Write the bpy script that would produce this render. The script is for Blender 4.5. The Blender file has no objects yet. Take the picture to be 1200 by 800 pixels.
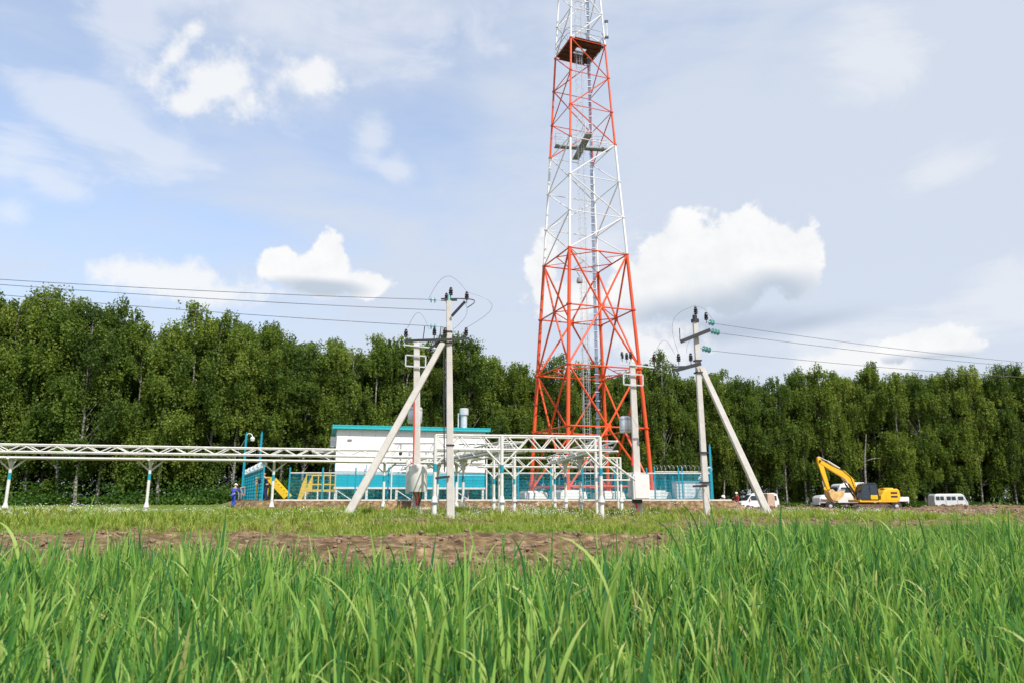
import bpy, bmesh, math, random
import numpy as np
from mathutils import Vector, Matrix, Euler

sc = bpy.context.scene
COL = sc.collection
R = math.radians
random.seed(7)
rng = np.random.default_rng(11)

# ------------------------------------------------------------------ camera
F_PX, PITCH, EYE = 843.0, R(12.21), 0.8
cam = bpy.data.cameras.new("camera")
cam.sensor_width = 36.0
cam.lens = 36.0 * F_PX / 1200.0
cam.clip_start, cam.clip_end = 0.05, 3000
cam.dof.use_dof = True
cam.dof.focus_distance = 7.0
cam.dof.aperture_fstop = 5.6
cam_o = bpy.data.objects.new("camera", cam)
COL.objects.link(cam_o)
cam_o.location = (0, 0, EYE)
cam_o.rotation_euler = (R(90) + PITCH, 0, 0)
sc.camera = cam_o

# ------------------------------------------------------------------ light
SUN_EL, SUN_AZ = R(50), R(146)          # azimuth clockwise from +Y (the view direction)
sun_dir = Vector((math.sin(SUN_AZ) * math.cos(SUN_EL), math.cos(SUN_AZ) * math.cos(SUN_EL), math.sin(SUN_EL)))
sun = bpy.data.lights.new("sun", 'SUN')
sun.energy, sun.angle, sun.color = 4.4, R(0.53), (1.0, 0.955, 0.88)
sun_o = bpy.data.objects.new("sun", sun)
COL.objects.link(sun_o)
sun_o.rotation_euler = sun_dir.to_track_quat('Z', 'Y').to_euler()
sc.view_settings.view_transform = 'Standard'
sc.view_settings.look = 'None'
sc.view_settings.exposure = 0.3
sc.view_settings.gamma = 1.0
sc.cycles.max_bounces = 6
sc.cycles.transparent_max_bounces = 8
sc.cycles.use_denoising = True


def ray(px, py):
    x, u = (px - 600) / F_PX, (400 - py) / F_PX
    c, s = math.cos(PITCH), math.sin(PITCH)
    return Vector((x, c - u * s, s + u * c))


def at(px, py, D):
    """world point seen at a place of the photograph, at depth D (metres along +Y)"""
    d = ray(px, py)
    return Vector((0, 0, EYE)) + d * (D / d.y)


# ------------------------------------------------------------------ world (sky with clouds)
world = bpy.data.worlds.new("World")
sc.world = world
world.use_nodes = True
wt = world.node_tree
wt.nodes.clear()
WN, WL = wt.nodes, wt.links


def wmath(op, a, b=None, clamp=False, c=None):
    n = WN.new('ShaderNodeMath'); n.operation = op; n.use_clamp = clamp
    for i, v in enumerate((a, b, c)):
        if v is None: continue
        if isinstance(v, (int, float)): n.inputs[i].default_value = v
        else: WL.new(v, n.inputs[i])
    return n.outputs[0]


def wmaprange(v, a, b, c, d, smooth=True):
    n = WN.new('ShaderNodeMapRange'); n.interpolation_type = 'SMOOTHSTEP' if smooth else 'LINEAR'
    WL.new(v, n.inputs['Value'])
    n.inputs['From Min'].default_value = a; n.inputs['From Max'].default_value = b
    n.inputs['To Min'].default_value = c; n.inputs['To Max'].default_value = d
    return n.outputs[0]


def wmix(f, a, b):
    n = WN.new('ShaderNodeMix'); n.data_type = 'RGBA'
    for s, v in ((n.inputs[0], f), (n.inputs[6], a), (n.inputs[7], b)):
        if isinstance(v, tuple): s.default_value = (*v, 1)
        elif isinstance(v, (int, float)): s.default_value = v
        else: WL.new(v, s)
    return n.outputs[2]


tc = WN.new('ShaderNodeTexCoord')
DIR = tc.outputs['Generated']
sep = WN.new('ShaderNodeSeparateXYZ'); WL.new(DIR, sep.inputs[0])
sky = WN.new('ShaderNodeTexSky'); sky.sky_type = 'NISHITA'; sky.sun_disc = False
sky.sun_elevation = SUN_EL; sky.sun_rotation = SUN_AZ
sky.air_density, sky.dust_density, sky.ozone_density = 1.0, 1.2, 1.4
SKY_STRENGTH = 0.15


def wnoise(scale, detail, rough, stretch=(1, 1, 1), dist=0.0):
    m = WN.new('ShaderNodeMapping'); m.inputs['Scale'].default_value = stretch
    WL.new(DIR, m.inputs[0])
    n = WN.new('ShaderNodeTexNoise'); n.inputs['Scale'].default_value = scale
    n.inputs['Detail'].default_value = detail; n.inputs['Roughness'].default_value = rough
    n.inputs['Distortion'].default_value = dist
    WL.new(m.outputs[0], n.inputs['Vector'])
    return n.outputs[0]


def blob_field(blobs):
    """smooth union of soft ellipses on the celestial sphere: (px, py, half width px, half height px, tilt deg)"""
    cur = None
    for (px, py, a, b, rot) in blobs:
        d = ray(px, py).normalized()
        right = Vector((d.y, -d.x, 0)).normalized()
        up = right.cross(d)
        cr, sr = math.cos(R(rot)), math.sin(R(rot))
        ax = right * cr + up * sr; ay = -right * sr + up * cr
        m = Matrix((ax, ay, d)).transposed()
        L = ray(px, py).length * F_PX
        mp = WN.new('ShaderNodeMapping'); mp.vector_type = 'TEXTURE'
        mp.inputs['Location'].default_value = d
        mp.inputs['Rotation'].default_value = m.to_euler()
        mp.inputs['Scale'].default_value = (a / L, b / L, 0.5)
        WL.new(DIR, mp.inputs[0])
        ln = WN.new('ShaderNodeVectorMath'); ln.operation = 'LENGTH'; WL.new(mp.outputs[0], ln.inputs[0])
        cur = ln.outputs['Value'] if cur is None else wmath('SMOOTH_MIN', cur, ln.outputs['Value'], c=0.25)
    return cur


n_fine = wnoise(26, 7, 0.6)
n_mid = wnoise(9, 6, 0.55, dist=0.3)
n_soft = wnoise(3.0, 5, 0.55, (1, 1, 3.2), 0.4)
n_wisp = wnoise(5.0, 7, 0.62, (1, 1, 2.6), 0.8)
# thin high veil of cirrus over the blue, thicker towards the sun side
veil = wmath('ADD', wmath('MULTIPLY', sep.outputs[0], 0.62), wmath('MULTIPLY', n_soft, 1.1))
veil = wmath('SUBTRACT', veil, wmath('MULTIPLY', sep.outputs[2], 0.75))
veil = wmath('ADD', veil, 0.20)
veil = wmath('ADD', veil, wmath('MULTIPLY', wmath('SUBTRACT', n_wisp, 0.5), 0.55))
veil = wmaprange(veil, -0.10, 0.58, 0.40, 0.95)
K = 0.81 / SKY_STRENGTH
bl = WN.new('ShaderNodeMix'); bl.data_type = 'RGBA'; bl.blend_type = 'MULTIPLY'; bl.inputs[0].default_value = 1
WL.new(sky.outputs[0], bl.inputs[6]); bl.inputs[7].default_value = (1.35, 1.4, 1.45, 1)
skyc = wmix(veil, bl.outputs[2], (0.67 * K, 0.735 * K, 0.85 * K))
# soft bright horizon
hor = wmaprange(sep.outputs[2], 0.0, 0.30, 0.55, 0.0)
skyc = wmix(hor, skyc, (0.69 * K, 0.755 * K, 0.86 * K))
# cumulus
cum = [(1092, 400, 46, 20, 0), (1130, 407, 26, 12, 0), (785, 325, 62, 42, 0), (845, 318, 62, 52, 0), (872, 290, 42, 36, 0), (915, 305, 46, 40, 0), (940, 296, 28, 28, 0),
       (795, 290, 38, 30, 0), (760, 345, 50, 32, 0), (638, 322, 24, 38, 0), (660, 350, 45, 30, 0), (830, 352, 70, 22, 0),
       (388, 300, 20, 24, 0), (372, 322, 44, 22, 0), (328, 310, 24, 16, 0), (425, 332, 34, 14, 0),
       ]
soft = [(150, 320, 38, 15, 0), (200, 332, 66, 17, 0), (255, 345, 52, 13, 0),
        (250, 104, 52, 19, 8), (272, 98, 32, 18, 0), (215, 122, 28, 10, 20), (294, 112, 36, 13, -10), (362, 92, 34, 10, 0),
        (206, 62, 12, 18, -30), (1010, 420, 60, 12, 0), (760, 402, 60, 20, 0)]
thin = [(8, 250, 24, 16, 0), (325, 100, 60, 20, 0), (10, 190, 34, 24, -20), (960, 430, 90, 16, 0), (1190, 362, 30, 24, 0), (190, 180, 36, 24, 0), (436, 163, 20, 18, 0), (462, 198, 20, 12, 0), (170, 12, 60, 24, -25), (60, 210, 50, 16, -10),
        (120, 140, 110, 16, -18), (1095, 200, 44, 20, 0), (1020, 60, 50, 24, 0), (680, 300, 60, 44, 0), (1185, 345, 44, 30, 0),
        (1050, 390, 150, 24, 0), (330, 30, 150, 24, -8)]
nz1 = wmath('ADD', wmath('MULTIPLY', wmath('SUBTRACT', n_fine, 0.5), 1.7), wmath('MULTIPLY', wmath('SUBTRACT', n_mid, 0.5), 1.35))
nz2 = wmath('ADD', wmath('MULTIPLY', wmath('SUBTRACT', n_fine, 0.5), 3.0), wmath('MULTIPLY', wmath('SUBTRACT', n_mid, 0.5), 2.6))
dens = wmaprange(wmath('ADD', blob_field(cum), nz1), 0.74, 1.05, 1.0, 0.0)
dsoft = wmaprange(wmath('ADD', blob_field(soft), nz2), 0.35, 1.5, 0.88, 0.0)
tf = blob_field(thin)
tedge = wmath('ADD', tf, wmath('ADD', wmath('MULTIPLY', wmath('SUBTRACT', n_wisp, 0.5), 4.5), wmath('MULTIPLY', wmath('SUBTRACT', n_mid, 0.5), 2.5)))
tdens = wmaprange(tedge, 0.1, 1.45, 0.50, 0.0)
# cumulus elsewhere in the sky (the same kind of weather all round)
n_all = wnoise(2.3, 7, 0.58, (1, 1, 2.4))
behind = wmaprange(sep.outputs[1], -0.15, 0.35, 1.0, 0.0)
dall = wmath('MULTIPLY', wmaprange(n_all, 0.54, 0.64, 0.0, 1.0), behind)
grey = blob_field([(850, 366, 105, 26, 3), (905, 346, 52, 22, 0), (790, 372, 60, 20, 0), (375, 338, 50, 9, 0), (190, 350, 90, 9, 0),
                   (1095, 424, 70, 10, 0), (235, 133, 50, 7, 12)])
gsh = wmaprange(wmath('ADD', grey, wmath('MULTIPLY', wmath('SUBTRACT', n_mid, 0.5), 1.0)), 0.35, 1.5, 0.88, 0.0)
relief = wmaprange(wmath('ADD', wmath('MULTIPLY', n_fine, 0.5), wmath('MULTIPLY', n_mid, 0.6)), 0.42, 0.66, 0.0, 0.55)
cloudc = wmix(relief, (0.985 * K, 0.985 * K, 0.99 * K), (0.80 * K, 0.835 * K, 0.88 * K))
cloudc = wmix(gsh, cloudc, (0.50 * K, 0.585 * K, 0.70 * K))
gveil = wmath('MULTIPLY', wmaprange(wmath('ADD', blob_field([(850, 385, 130, 16, 2), (930, 380, 90, 12, 4)]), wmath('MULTIPLY', wmath('SUBTRACT', n_wisp, 0.5), 1.2)), 0.1, 1.4, 0.75, 0.0), 1.0)
skyc = wmix(tdens, skyc, (0.90 * K, 0.92 * K, 0.955 * K))
skyc = wmix(gveil, skyc, (0.47 * K, 0.55 * K, 0.68 * K))
skyc = wmix(dall, skyc, (0.88 * K, 0.89 * K, 0.92 * K))
skyc = wmix(dsoft, skyc, (0.95 * K, 0.955 * K, 0.965 * K))
skyc = wmix(dens, skyc, cloudc)
bg = WN.new('ShaderNodeBackground'); bg.inputs[1].default_value = SKY_STRENGTH
WL.new(skyc, bg.inputs[0])
wo = WN.new('ShaderNodeOutputWorld'); WL.new(bg.outputs[0], wo.inputs[0])
world.cycles.sampling_method = 'MANUAL'
world.cycles.sample_map_resolution = 512


# ------------------------------------------------------------------ materials
def mat(name, col, rough=0.6, metal=0.0, var=0.12, scale=3.0, bump=0.0, bscale=30.0, dirt=None, dscale=2.0, damt=0.5, spec=None):
    m = bpy.data.materials.new(name); m.use_nodes = True
    nt = m.node_tree; N, L = nt.nodes, nt.links
    b = N['Principled BSDF']
    b.inputs['Roughness'].default_value = rough
    b.inputs['Metallic'].default_value = metal
    if spec is not None: b.inputs['Specular IOR Level'].default_value = spec
    t = N.new('ShaderNodeTexCoord')
    n = N.new('ShaderNodeTexNoise'); n.inputs['Scale'].default_value = scale; n.inputs['Detail'].default_value = 6
    L.new(t.outputs['Object'], n.inputs['Vector'])
    r = N.new('ShaderNodeValToRGB')
    lo = tuple(max(0, c * (1 - var)) for c in col); hi = tuple(min(1, c * (1 + var)) for c in col)
    r.color_ramp.elements[0].color = (*lo, 1); r.color_ramp.elements[1].color = (*hi, 1)
    r.color_ramp.elements[0].position = 0.3; r.color_ramp.elements[1].position = 0.7
    L.new(n.outputs[0], r.inputs[0])
    out = r.outputs[0]
    if dirt:
        n2 = N.new('ShaderNodeTexNoise'); n2.inputs['Scale'].default_value = dscale; n2.inputs['Detail'].default_value = 8
        n2.inputs['Roughness'].default_value = 0.65
        L.new(t.outputs['Object'], n2.inputs['Vector'])
        mr = N.new('ShaderNodeMapRange'); mr.inputs['From Min'].default_value = 0.5; mr.inputs['From Max'].default_value = 0.72
        mr.inputs['To Max'].default_value = damt
        L.new(n2.outputs[0], mr.inputs[0])
        mx = N.new('ShaderNodeMix'); mx.data_type = 'RGBA'
        L.new(mr.outputs[0], mx.inputs[0]); L.new(out, mx.inputs[6]); mx.inputs[7].default_value = (*dirt, 1)
        out = mx.outputs[2]
    L.new(out, b.inputs['Base Color'])
    if bump:
        nb = N.new('ShaderNodeTexNoise'); nb.inputs['Scale'].default_value = bscale; nb.inputs['Detail'].default_value = 6
        L.new(t.outputs['Object'], nb.inputs['Vector'])
        bp = N.new('ShaderNodeBump'); bp.inputs['Strength'].default_value = bump; bp.inputs['Distance'].default_value = 0.02
        L.new(nb.outputs[0], bp.inputs['Height']); L.new(bp.outputs[0], b.inputs['Normal'])
    return m


MT = dict(
    red=mat('red_paint', (0.68, 0.078, 0.012), 0.42, var=0.10, scale=1.2, dirt=(0.40, 0.09, 0.04), dscale=1.5, damt=0.35),
    white=mat('white_paint', (0.74, 0.73, 0.71), 0.45, var=0.05, dirt=(0.55, 0.52, 0.47), dscale=3, damt=0.45),
    rackwhite=mat('rack_white_paint', (0.66, 0.65, 0.62), 0.5, var=0.08, dirt=(0.42, 0.33, 0.25), dscale=4, damt=0.5),
    concrete=mat('concrete', (0.56, 0.53, 0.49), 0.85, var=0.08, scale=4, bump=0.4, bscale=40, dirt=(0.42, 0.38, 0.34), dscale=3, damt=0.4),
    plinth=mat('plinth_concrete', (0.72, 0.70, 0.66), 0.85, var=0.08, scale=3, bump=0.3, dirt=(0.42, 0.38, 0.33), dscale=2, damt=0.5),
    teal=mat('teal_paint', (0.008, 0.27, 0.37), 0.45, var=0.08),
    tealroof=mat('teal_roof_sheet', (0.02, 0.40, 0.44), 0.4, var=0.06),
    tealwall=mat('teal_wall_panel', (0.006, 0.34, 0.45), 0.45, var=0.05),
    wall=mat('white_wall_panel', (0.84, 0.84, 0.84), 0.5, var=0.03, dirt=(0.62, 0.60, 0.58), dscale=0.8, damt=0.25),
    grey=mat('grey_steel', (0.42, 0.43, 0.44), 0.45, 0.4, var=0.15, dirt=(0.25, 0.2, 0.17), damt=0.4),
    galv=mat('galvanised_steel', (0.62, 0.64, 0.66), 0.4, 0.35, var=0.12),
    dark=mat('dark_steel', (0.035, 0.036, 0.042), 0.5, 0.2, var=0.3),
    bluegrey=mat('blue_grey_cable', (0.16, 0.22, 0.34), 0.5, 0.1, var=0.2),
    rust=mat('rusty_deck', (0.10, 0.048, 0.032), 0.85, var=0.45, scale=2.5, dirt=(0.05, 0.025, 0.02), dscale=1.2, damt=0.8),
    deck=mat('grey_deck', (0.28, 0.31, 0.31), 0.7, 0.2, var=0.3),
    redpipe=mat('red_conduit', (0.62, 0.05, 0.03), 0.5, var=0.12),
    glassins=mat('glass_insulator', (0.20, 0.48, 0.44), 0.15, var=0.1),
    brownins=mat('dark_insulator', (0.022, 0.018, 0.024), 0.25, var=0.2),
    wire=mat('aluminium_wire', (0.16, 0.165, 0.19), 0.5, 0.4, var=0.1),
    yellow=mat('yellow_paint', (0.85, 0.46, 0.01), 0.4, var=0.06, dirt=(0.45, 0.25, 0.05), dscale=3, damt=0.4),
    yrail=mat('yellow_rail_paint', (0.70, 0.47, 0.03), 0.45, var=0.06),
    tyre=mat('tyre_rubber', (0.03, 0.028, 0.026), 0.9, var=0.3, dirt=(0.16, 0.10, 0.07), damt=0.7),
    track=mat('muddy_track', (0.13, 0.085, 0.06), 0.9, var=0.35, bump=0.5, dirt=(0.26, 0.16, 0.10), damt=0.7),
    vwhite=mat('white_vehicle_paint', (0.80, 0.80, 0.80), 0.3, var=0.03, dirt=(0.50, 0.44, 0.38), dscale=1.5, damt=0.4),
    vgrey=mat('grey_vehicle_paint', (0.56, 0.58, 0.58), 0.35, var=0.04, dirt=(0.40, 0.36, 0.32), dscale=1.5, damt=0.4),
    glass=mat('window_glass', (0.03, 0.045, 0.06), 0.08, var=0.2),
    bucket=mat('worn_bucket', (0.66, 0.42, 0.16), 0.6, var=0.3, dirt=(0.35, 0.24, 0.15), damt=0.7),
    mud=mat('tan_tarpaulin', (0.50, 0.36, 0.27), 0.8, var=0.15),
    skin=mat('skin', (0.52, 0.28, 0.19), 0.6, var=0.08),
    blue=mat('blue_workwear', (0.02, 0.07, 0.42), 0.8, var=0.2),
    navy=mat('navy_workwear', (0.012, 0.02, 0.09), 0.85, var=0.25),
    maroon=mat('maroon_jacket', (0.33, 0.035, 0.03), 0.8, var=0.2),
    greycl=mat('grey_workwear', (0.24, 0.25, 0.30), 0.85, var=0.2),
    hivis=mat('yellow_vest', (0.70, 0.75, 0.05), 0.7, var=0.1),
    reflect=mat('reflective_tape', (0.75, 0.77, 0.80), 0.3, var=0.05),
    helmetw=mat('white_helmet', (0.85, 0.85, 0.85), 0.3, var=0.02),
    helmeto=mat('orange_helmet', (0.80, 0.22, 0.05), 0.35, var=0.03),
    boot=mat('black_boot', (0.02, 0.02, 0.02), 0.7, var=0.2),
    stump=mat('weathered_wood', (0.30, 0.25, 0.20), 0.9, var=0.3, bump=0.5),
    cream=mat('kerb_concrete', (0.74, 0.70, 0.62), 0.8, var=0.1, dirt=(0.5, 0.4, 0.3), damt=0.4),
)


def bark_mat():
    m = bpy.data.materials.new('birch_bark'); m.use_nodes = True
    N, L = m.node_tree.nodes, m.node_tree.links; b = N['Principled BSDF']; b.inputs['Roughness'].default_value = 0.8
    t = N.new('ShaderNodeTexCoord'); mp = N.new('ShaderNodeMapping'); mp.inputs['Scale'].default_value = (2.0, 2.0, 5.5)
    L.new(t.outputs['Object'], mp.inputs[0])
    n = N.new('ShaderNodeTexNoise'); n.inputs['Scale'].default_value = 1.6; n.inputs['Detail'].default_value = 5; n.inputs['Roughness'].default_value = 0.7
    L.new(mp.outputs[0], n.inputs['Vector'])
    r = N.new('ShaderNodeValToRGB'); e = r.color_ramp.elements
    e[0].position, e[0].color = 0.42, (0.035, 0.03, 0.028, 1)
    e[1].position, e[1].color = 0.60, (0.36, 0.34, 0.31, 1)
    L.new(n.outputs[0], r.inputs[0]); L.new(r.outputs[0], b.inputs['Base Color'])
    return m


def leaf_mat(name, cols, trans=0.45, rough=0.5, attr='tint', objvar=0.0):
    """cols: dark .. light leaf colours picked per leaf by the mesh attribute"""
    m = bpy.data.materials.new(name); m.use_nodes = True
    N, L = m.node_tree.nodes, m.node_tree.links
    b = N['Principled BSDF']; b.inputs['Roughness'].default_value = rough; b.inputs['Specular IOR Level'].default_value = 0.2
    a = N.new('ShaderNodeAttribute'); a.attribute_name = attr
    r = N.new('ShaderNodeValToRGB'); e = r.color_ramp.elements
    while len(e) < len(cols): e.new(0.5)
    for i, c in enumerate(cols):
        e[i].position = i / (len(cols) - 1); e[i].color = (*c, 1)
    src = a.outputs['Fac']
    if objvar:
        oi = N.new('ShaderNodeObjectInfo')
        mm = N.new('ShaderNodeMath'); mm.operation = 'MULTIPLY_ADD'; L.new(oi.outputs['Random'], mm.inputs[0])
        mm.inputs[1].default_value = objvar; mm.inputs[2].default_value = -objvar / 2
        ad = N.new('ShaderNodeMath'); ad.operation = 'ADD'; ad.use_clamp = True; L.new(mm.outputs[0], ad.inputs[0]); L.new(src, ad.inputs[1])
        src = ad.outputs[0]
    L.new(src, r.inputs[0]); L.new(r.outputs[0], b.inputs['Base Color'])
    t = N.new('ShaderNodeBsdfTranslucent')
    hs = N.new('ShaderNodeHueSaturation'); hs.inputs['Hue'].default_value = 0.485; hs.inputs['Saturation'].default_value = 1.1; hs.inputs['Value'].default_value = 1.5
    L.new(r.outputs[0], hs.inputs['Color']); L.new(hs.outputs[0], t.inputs[0])
    mx = N.new('ShaderNodeMixShader'); mx.inputs[0].default_value = trans
    L.new(b.outputs[0], mx.inputs[1]); L.new(t.outputs[0], mx.inputs[2]); L.new(mx.outputs[0], N['Material Output'].inputs[0])
    return m


MT['bark'] = bark_mat()
MT['leaf'] = leaf_mat('birch_leaves', [(0.055, 0.098, 0.020), (0.095, 0.155, 0.026), (0.16, 0.228, 0.036), (0.24, 0.30, 0.06)], 0.42, 0.5, objvar=0.35)
MT['crop'] = leaf_mat('cereal_leaves', [(0.028, 0.108, 0.044), (0.070, 0.205, 0.048), (0.155, 0.330, 0.058), (0.32, 0.47, 0.11), (0.56, 0.50, 0.22)], 0.42, 0.5)
MT['weed'] = leaf_mat('weed_leaves', [(0.09, 0.16, 0.025), (0.19, 0.28, 0.04), (0.33, 0.39, 0.08), (0.46, 0.43, 0.20)], 0.4, 0.6)
MT['petal'] = mat('white_petals', (0.85, 0.85, 0.80), 0.6, var=0.03)
MT['under'] = leaf_mat('undergrowth_leaves', [(0.03, 0.075, 0.014), (0.06, 0.13, 0.02), (0.11, 0.19, 0.03)], 0.35, 0.5)


# ------------------------------------------------------------------ object helpers
def link(o):
    COL.objects.link(o); return o


def thing(name, label, cat, loc=(0, 0, 0), rotz=0.0, group=None):
    o = bpy.data.objects.new(name, None); link(o)
    o.empty_display_size = 0.3
    o.location = loc; o.rotation_euler = (0, 0, rotz)
    o['label'] = label; o['category'] = cat
    if group: o['group'] = group
    return o


class MB:
    def __init__(s): s.v, s.f, s.sm = [], [], False

    def tube(s, p0, p1, r0, r1=None, n=8, caps=True):
        p0, p1 = Vector(p0), Vector(p1); r1 = r0 if r1 is None else r1
        d = (p1 - p0).normalized()
        a = d.orthogonal().normalized() if abs(d.z) < 0.999 else Vector((1, 0, 0)); b = d.cross(a)
        k = len(s.v)
        for p, r in ((p0, r0), (p1, r1)):
            for i in range(n):
                t = 2 * math.pi * i / n
                s.v.append(p + a * (r * math.cos(t)) + b * (r * math.sin(t)))
        for i in range(n):
            j = (i + 1) % n
            s.f.append((k + i, k + j, k + n + j, k + n + i))
        if caps:
            s.f.append(tuple(k + i for i in reversed(range(n)))); s.f.append(tuple(k + n + i for i in range(n)))
        return s

    def path(s, pts, r, n=5):
        pts = [Vector(p) for p in pts]; k = len(s.v); m = len(pts)
        rs = r if hasattr(r, '__len__') else [r] * m
        ref = None
        for i, p in enumerate(pts):
            d = (pts[min(i + 1, m - 1)] - pts[max(i - 1, 0)]).normalized()
            if ref is None: ref = d.orthogonal().normalized()
            a = (ref - d * ref.dot(d)).normalized(); ref = a; b = d.cross(a)
            for q in range(n):
                t = 2 * math.pi * q / n
                s.v.append(p + a * (rs[i] * math.cos(t)) + b * (rs[i] * math.sin(t)))
        for i in range(m - 1):
            for q in range(n):
                w = (q + 1) % n
                s.f.append((k + i * n + q, k + i * n + w, k + (i + 1) * n + w, k + (i + 1) * n + q))
        s.f.append(tuple(k + q for q in reversed(range(n)))); s.f.append(tuple(k + (m - 1) * n + q for q in range(n)))
        return s

    def box(s, c, size, rotz=0.0, taper=(1, 1)):
        c = Vector(c); hx, hy, hz = size[0] / 2, size[1] / 2, size[2] / 2; k = len(s.v)
        cr, sr = math.cos(rotz), math.sin(rotz)
        for z, tx, ty in ((-hz, 1, 1), (hz, taper[0], taper[1])):
            for x, y in ((-hx, -hy), (hx, -hy), (hx, hy), (-hx, hy)):
                x2, y2 = x * tx, y * ty
                s.v.append(c + Vector((x2 * cr - y2 * sr, x2 * sr + y2 * cr, z)))
        for q in ((3, 2, 1, 0), (4, 5, 6, 7), (0, 1, 5, 4), (1, 2, 6, 5), (2, 3, 7, 6), (3, 0, 4, 7)):
            s.f.append(tuple(k + i for i in q))
        return s

    def beam(s, p0, p1, w, h, up=Vector((0, 0, 1))):
        """rectangular bar from p0 to p1"""
        p0, p1 = Vector(p0), Vector(p1); d = (p1 - p0).normalized()
        a = d.cross(up)
        a = a.normalized() if a.length > 1e-4 else Vector((1, 0, 0)); b = a.cross(d).normalized(); k = len(s.v)
        for p in (p0, p1):
            for x, y in ((-1, -1), (1, -1), (1, 1), (-1, 1)):
                s.v.append(p + a * (x * w / 2) + b * (y * h / 2))
        for q in ((3, 2, 1, 0), (4, 5, 6, 7), (0, 1, 5, 4), (1, 2, 6, 5), (2, 3, 7, 6), (3, 0, 4, 7)):
            s.f.append(tuple(k + i for i in q))
        return s

    def prism(s, prof, y0, y1, inset=None):
        """profile in the XZ plane extruded along Y; inset(x,z)->dy narrows it locally"""
        k = len(s.v); n = len(prof)
        for y, sg in ((y0, 1), (y1, -1)):
            for x, z in prof:
                dy = inset(x, z) if inset else 0
                s.v.append(Vector((x, y + sg * dy, z)))
        s.f.append(tuple(k + i for i in range(n))); s.f.append(tuple(k + n + i for i in reversed(range(n))))
        for i in range(n):
            j = (i + 1) % n
            s.f.append((k + j, k + i, k + n + i, k + n + j))
        return s

    def lathe(s, prof, c=(0, 0, 0), n=12, axis='Z'):
        c = Vector(c); k = len(s.v); m = len(prof)
        for r, h in prof:
            for i in range(n):
                t = 2 * math.pi * i / n
                a, b = r * math.cos(t), r * math.sin(t)
                s.v.append(c + (Vector((a, b, h)) if axis == 'Z' else Vector((a, h, b)) if axis == 'Y' else Vector((h, a, b))))
        for i in range(m - 1):
            for q in range(n):
                w = (q + 1) % n
                s.f.append((k + i * n + q, k + i * n + w, k + (i + 1) * n + w, k + (i + 1) * n + q))
        s.f.append(tuple(k + q for q in reversed(range(n)))); s.f.append(tuple(k + (m - 1) * n + q for q in range(n)))
        return s

    def build(s, name, m, parent=None, kind=None, label=None, smooth=False, bevel=0.0):
        me = bpy.data.meshes.new(name)
        top = parent
        while top is not None and top.parent is not None: top = top.parent
        off = top.location if top is not None and top.get('_world') else Vector((0, 0, 0))
        me.from_pydata([tuple(Vector(v) - off) for v in s.v], [], s.f)
        bm = bmesh.new(); bm.from_mesh(me); bmesh.ops.recalc_face_normals(bm, faces=bm.faces); bm.to_mesh(me); bm.free()
        me.materials.append(MT[m] if isinstance(m, str) else m)
        if smooth:
            me.polygons.foreach_set('use_smooth', [True] * len(me.polygons))
            me.set_sharp_from_angle(angle=R(40))
        o = bpy.data.objects.new(name, me); link(o)
        if parent is not None: o.parent = parent
        if kind: o['kind'] = kind
        if label: o['label'] = label
        if bevel:
            b = o.modifiers.new('bevel', 'BEVEL'); b.width = bevel; b.segments = 2; b.limit_method = 'ANGLE'; b.angle_limit = R(40)
        return o


def wthing(name, label, cat, loc, group=None):
    """thing whose parts are given in world coordinates"""
    o = thing(name, label, cat, loc, 0, group); o['_world'] = 1
    return o


def part_tube(root, name, m, p0, p1, r0, r1=None, n=8, **kw):
    return MB().tube(p0, p1, r0, r1, n).build(name, m, root, smooth=True, **kw)


def copy_thing(root, loc, rotz=None, label=None, scale=None):
    r = root.copy(); link(r); r.location = loc
    if rotz is not None: r.rotation_euler = (0, 0, rotz)
    if scale is not None: r.scale = scale
    if label: r['label'] = label
    for ch in list(root.children):
        c = ch.copy(); link(c); c.parent = r
        for g in list(ch.children):
            d = g.copy(); link(d); d.parent = c
    return r


def lerp(a, b, t): return a + (b - a) * t


def sstep(a, b, x):
    t = np.clip((x - a) / (b - a), 0, 1); return t * t * (3 - 2 * t)


# ------------------------------------------------------------------ terrain
def vnoise(x, y, sc_, seed=0):
    x = np.asarray(x, float) * sc_; y = np.asarray(y, float) * sc_
    xi, yi = np.floor(x), np.floor(y); fx, fy = x - xi, y - yi
    fx = fx * fx * (3 - 2 * fx); fy = fy * fy * (3 - 2 * fy)

    def h(a, b):
        v = np.sin(a * 127.1 + b * 311.7 + seed * 74.7) * 43758.5453
        return v - np.floor(v)
    return (h(xi, yi) * (1 - fx) + h(xi + 1, yi) * fx) * (1 - fy) + (h(xi, yi + 1) * (1 - fx) + h(xi + 1, yi + 1) * fx) * fy


def crop_edge(x):      # distance at which the cereal field ends, as a function of X
    x = np.asarray(x, float)
    return 5.1 + 8.2 * sstep(0.0, 5.0, x) - 0.6 * sstep(-1, -5, x) + 1.5 * (vnoise(x, x * 0, 0.9, 3) - 0.5)


PAD_Z = 0.60


def pad_sdf(x, y):     # > 0 inside the raised site
    d1 = y - (47.5 + 0.03 * x)
    d2 = (x + 17.5) * 0.92 - (y - 50) * -0.40
    d3 = (14.8 - x) + 0.10 * (y - 50)
    d4 = 76 - y
    return np.minimum(np.minimum(d1, d2), np.minimum(d3, d4))


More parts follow.
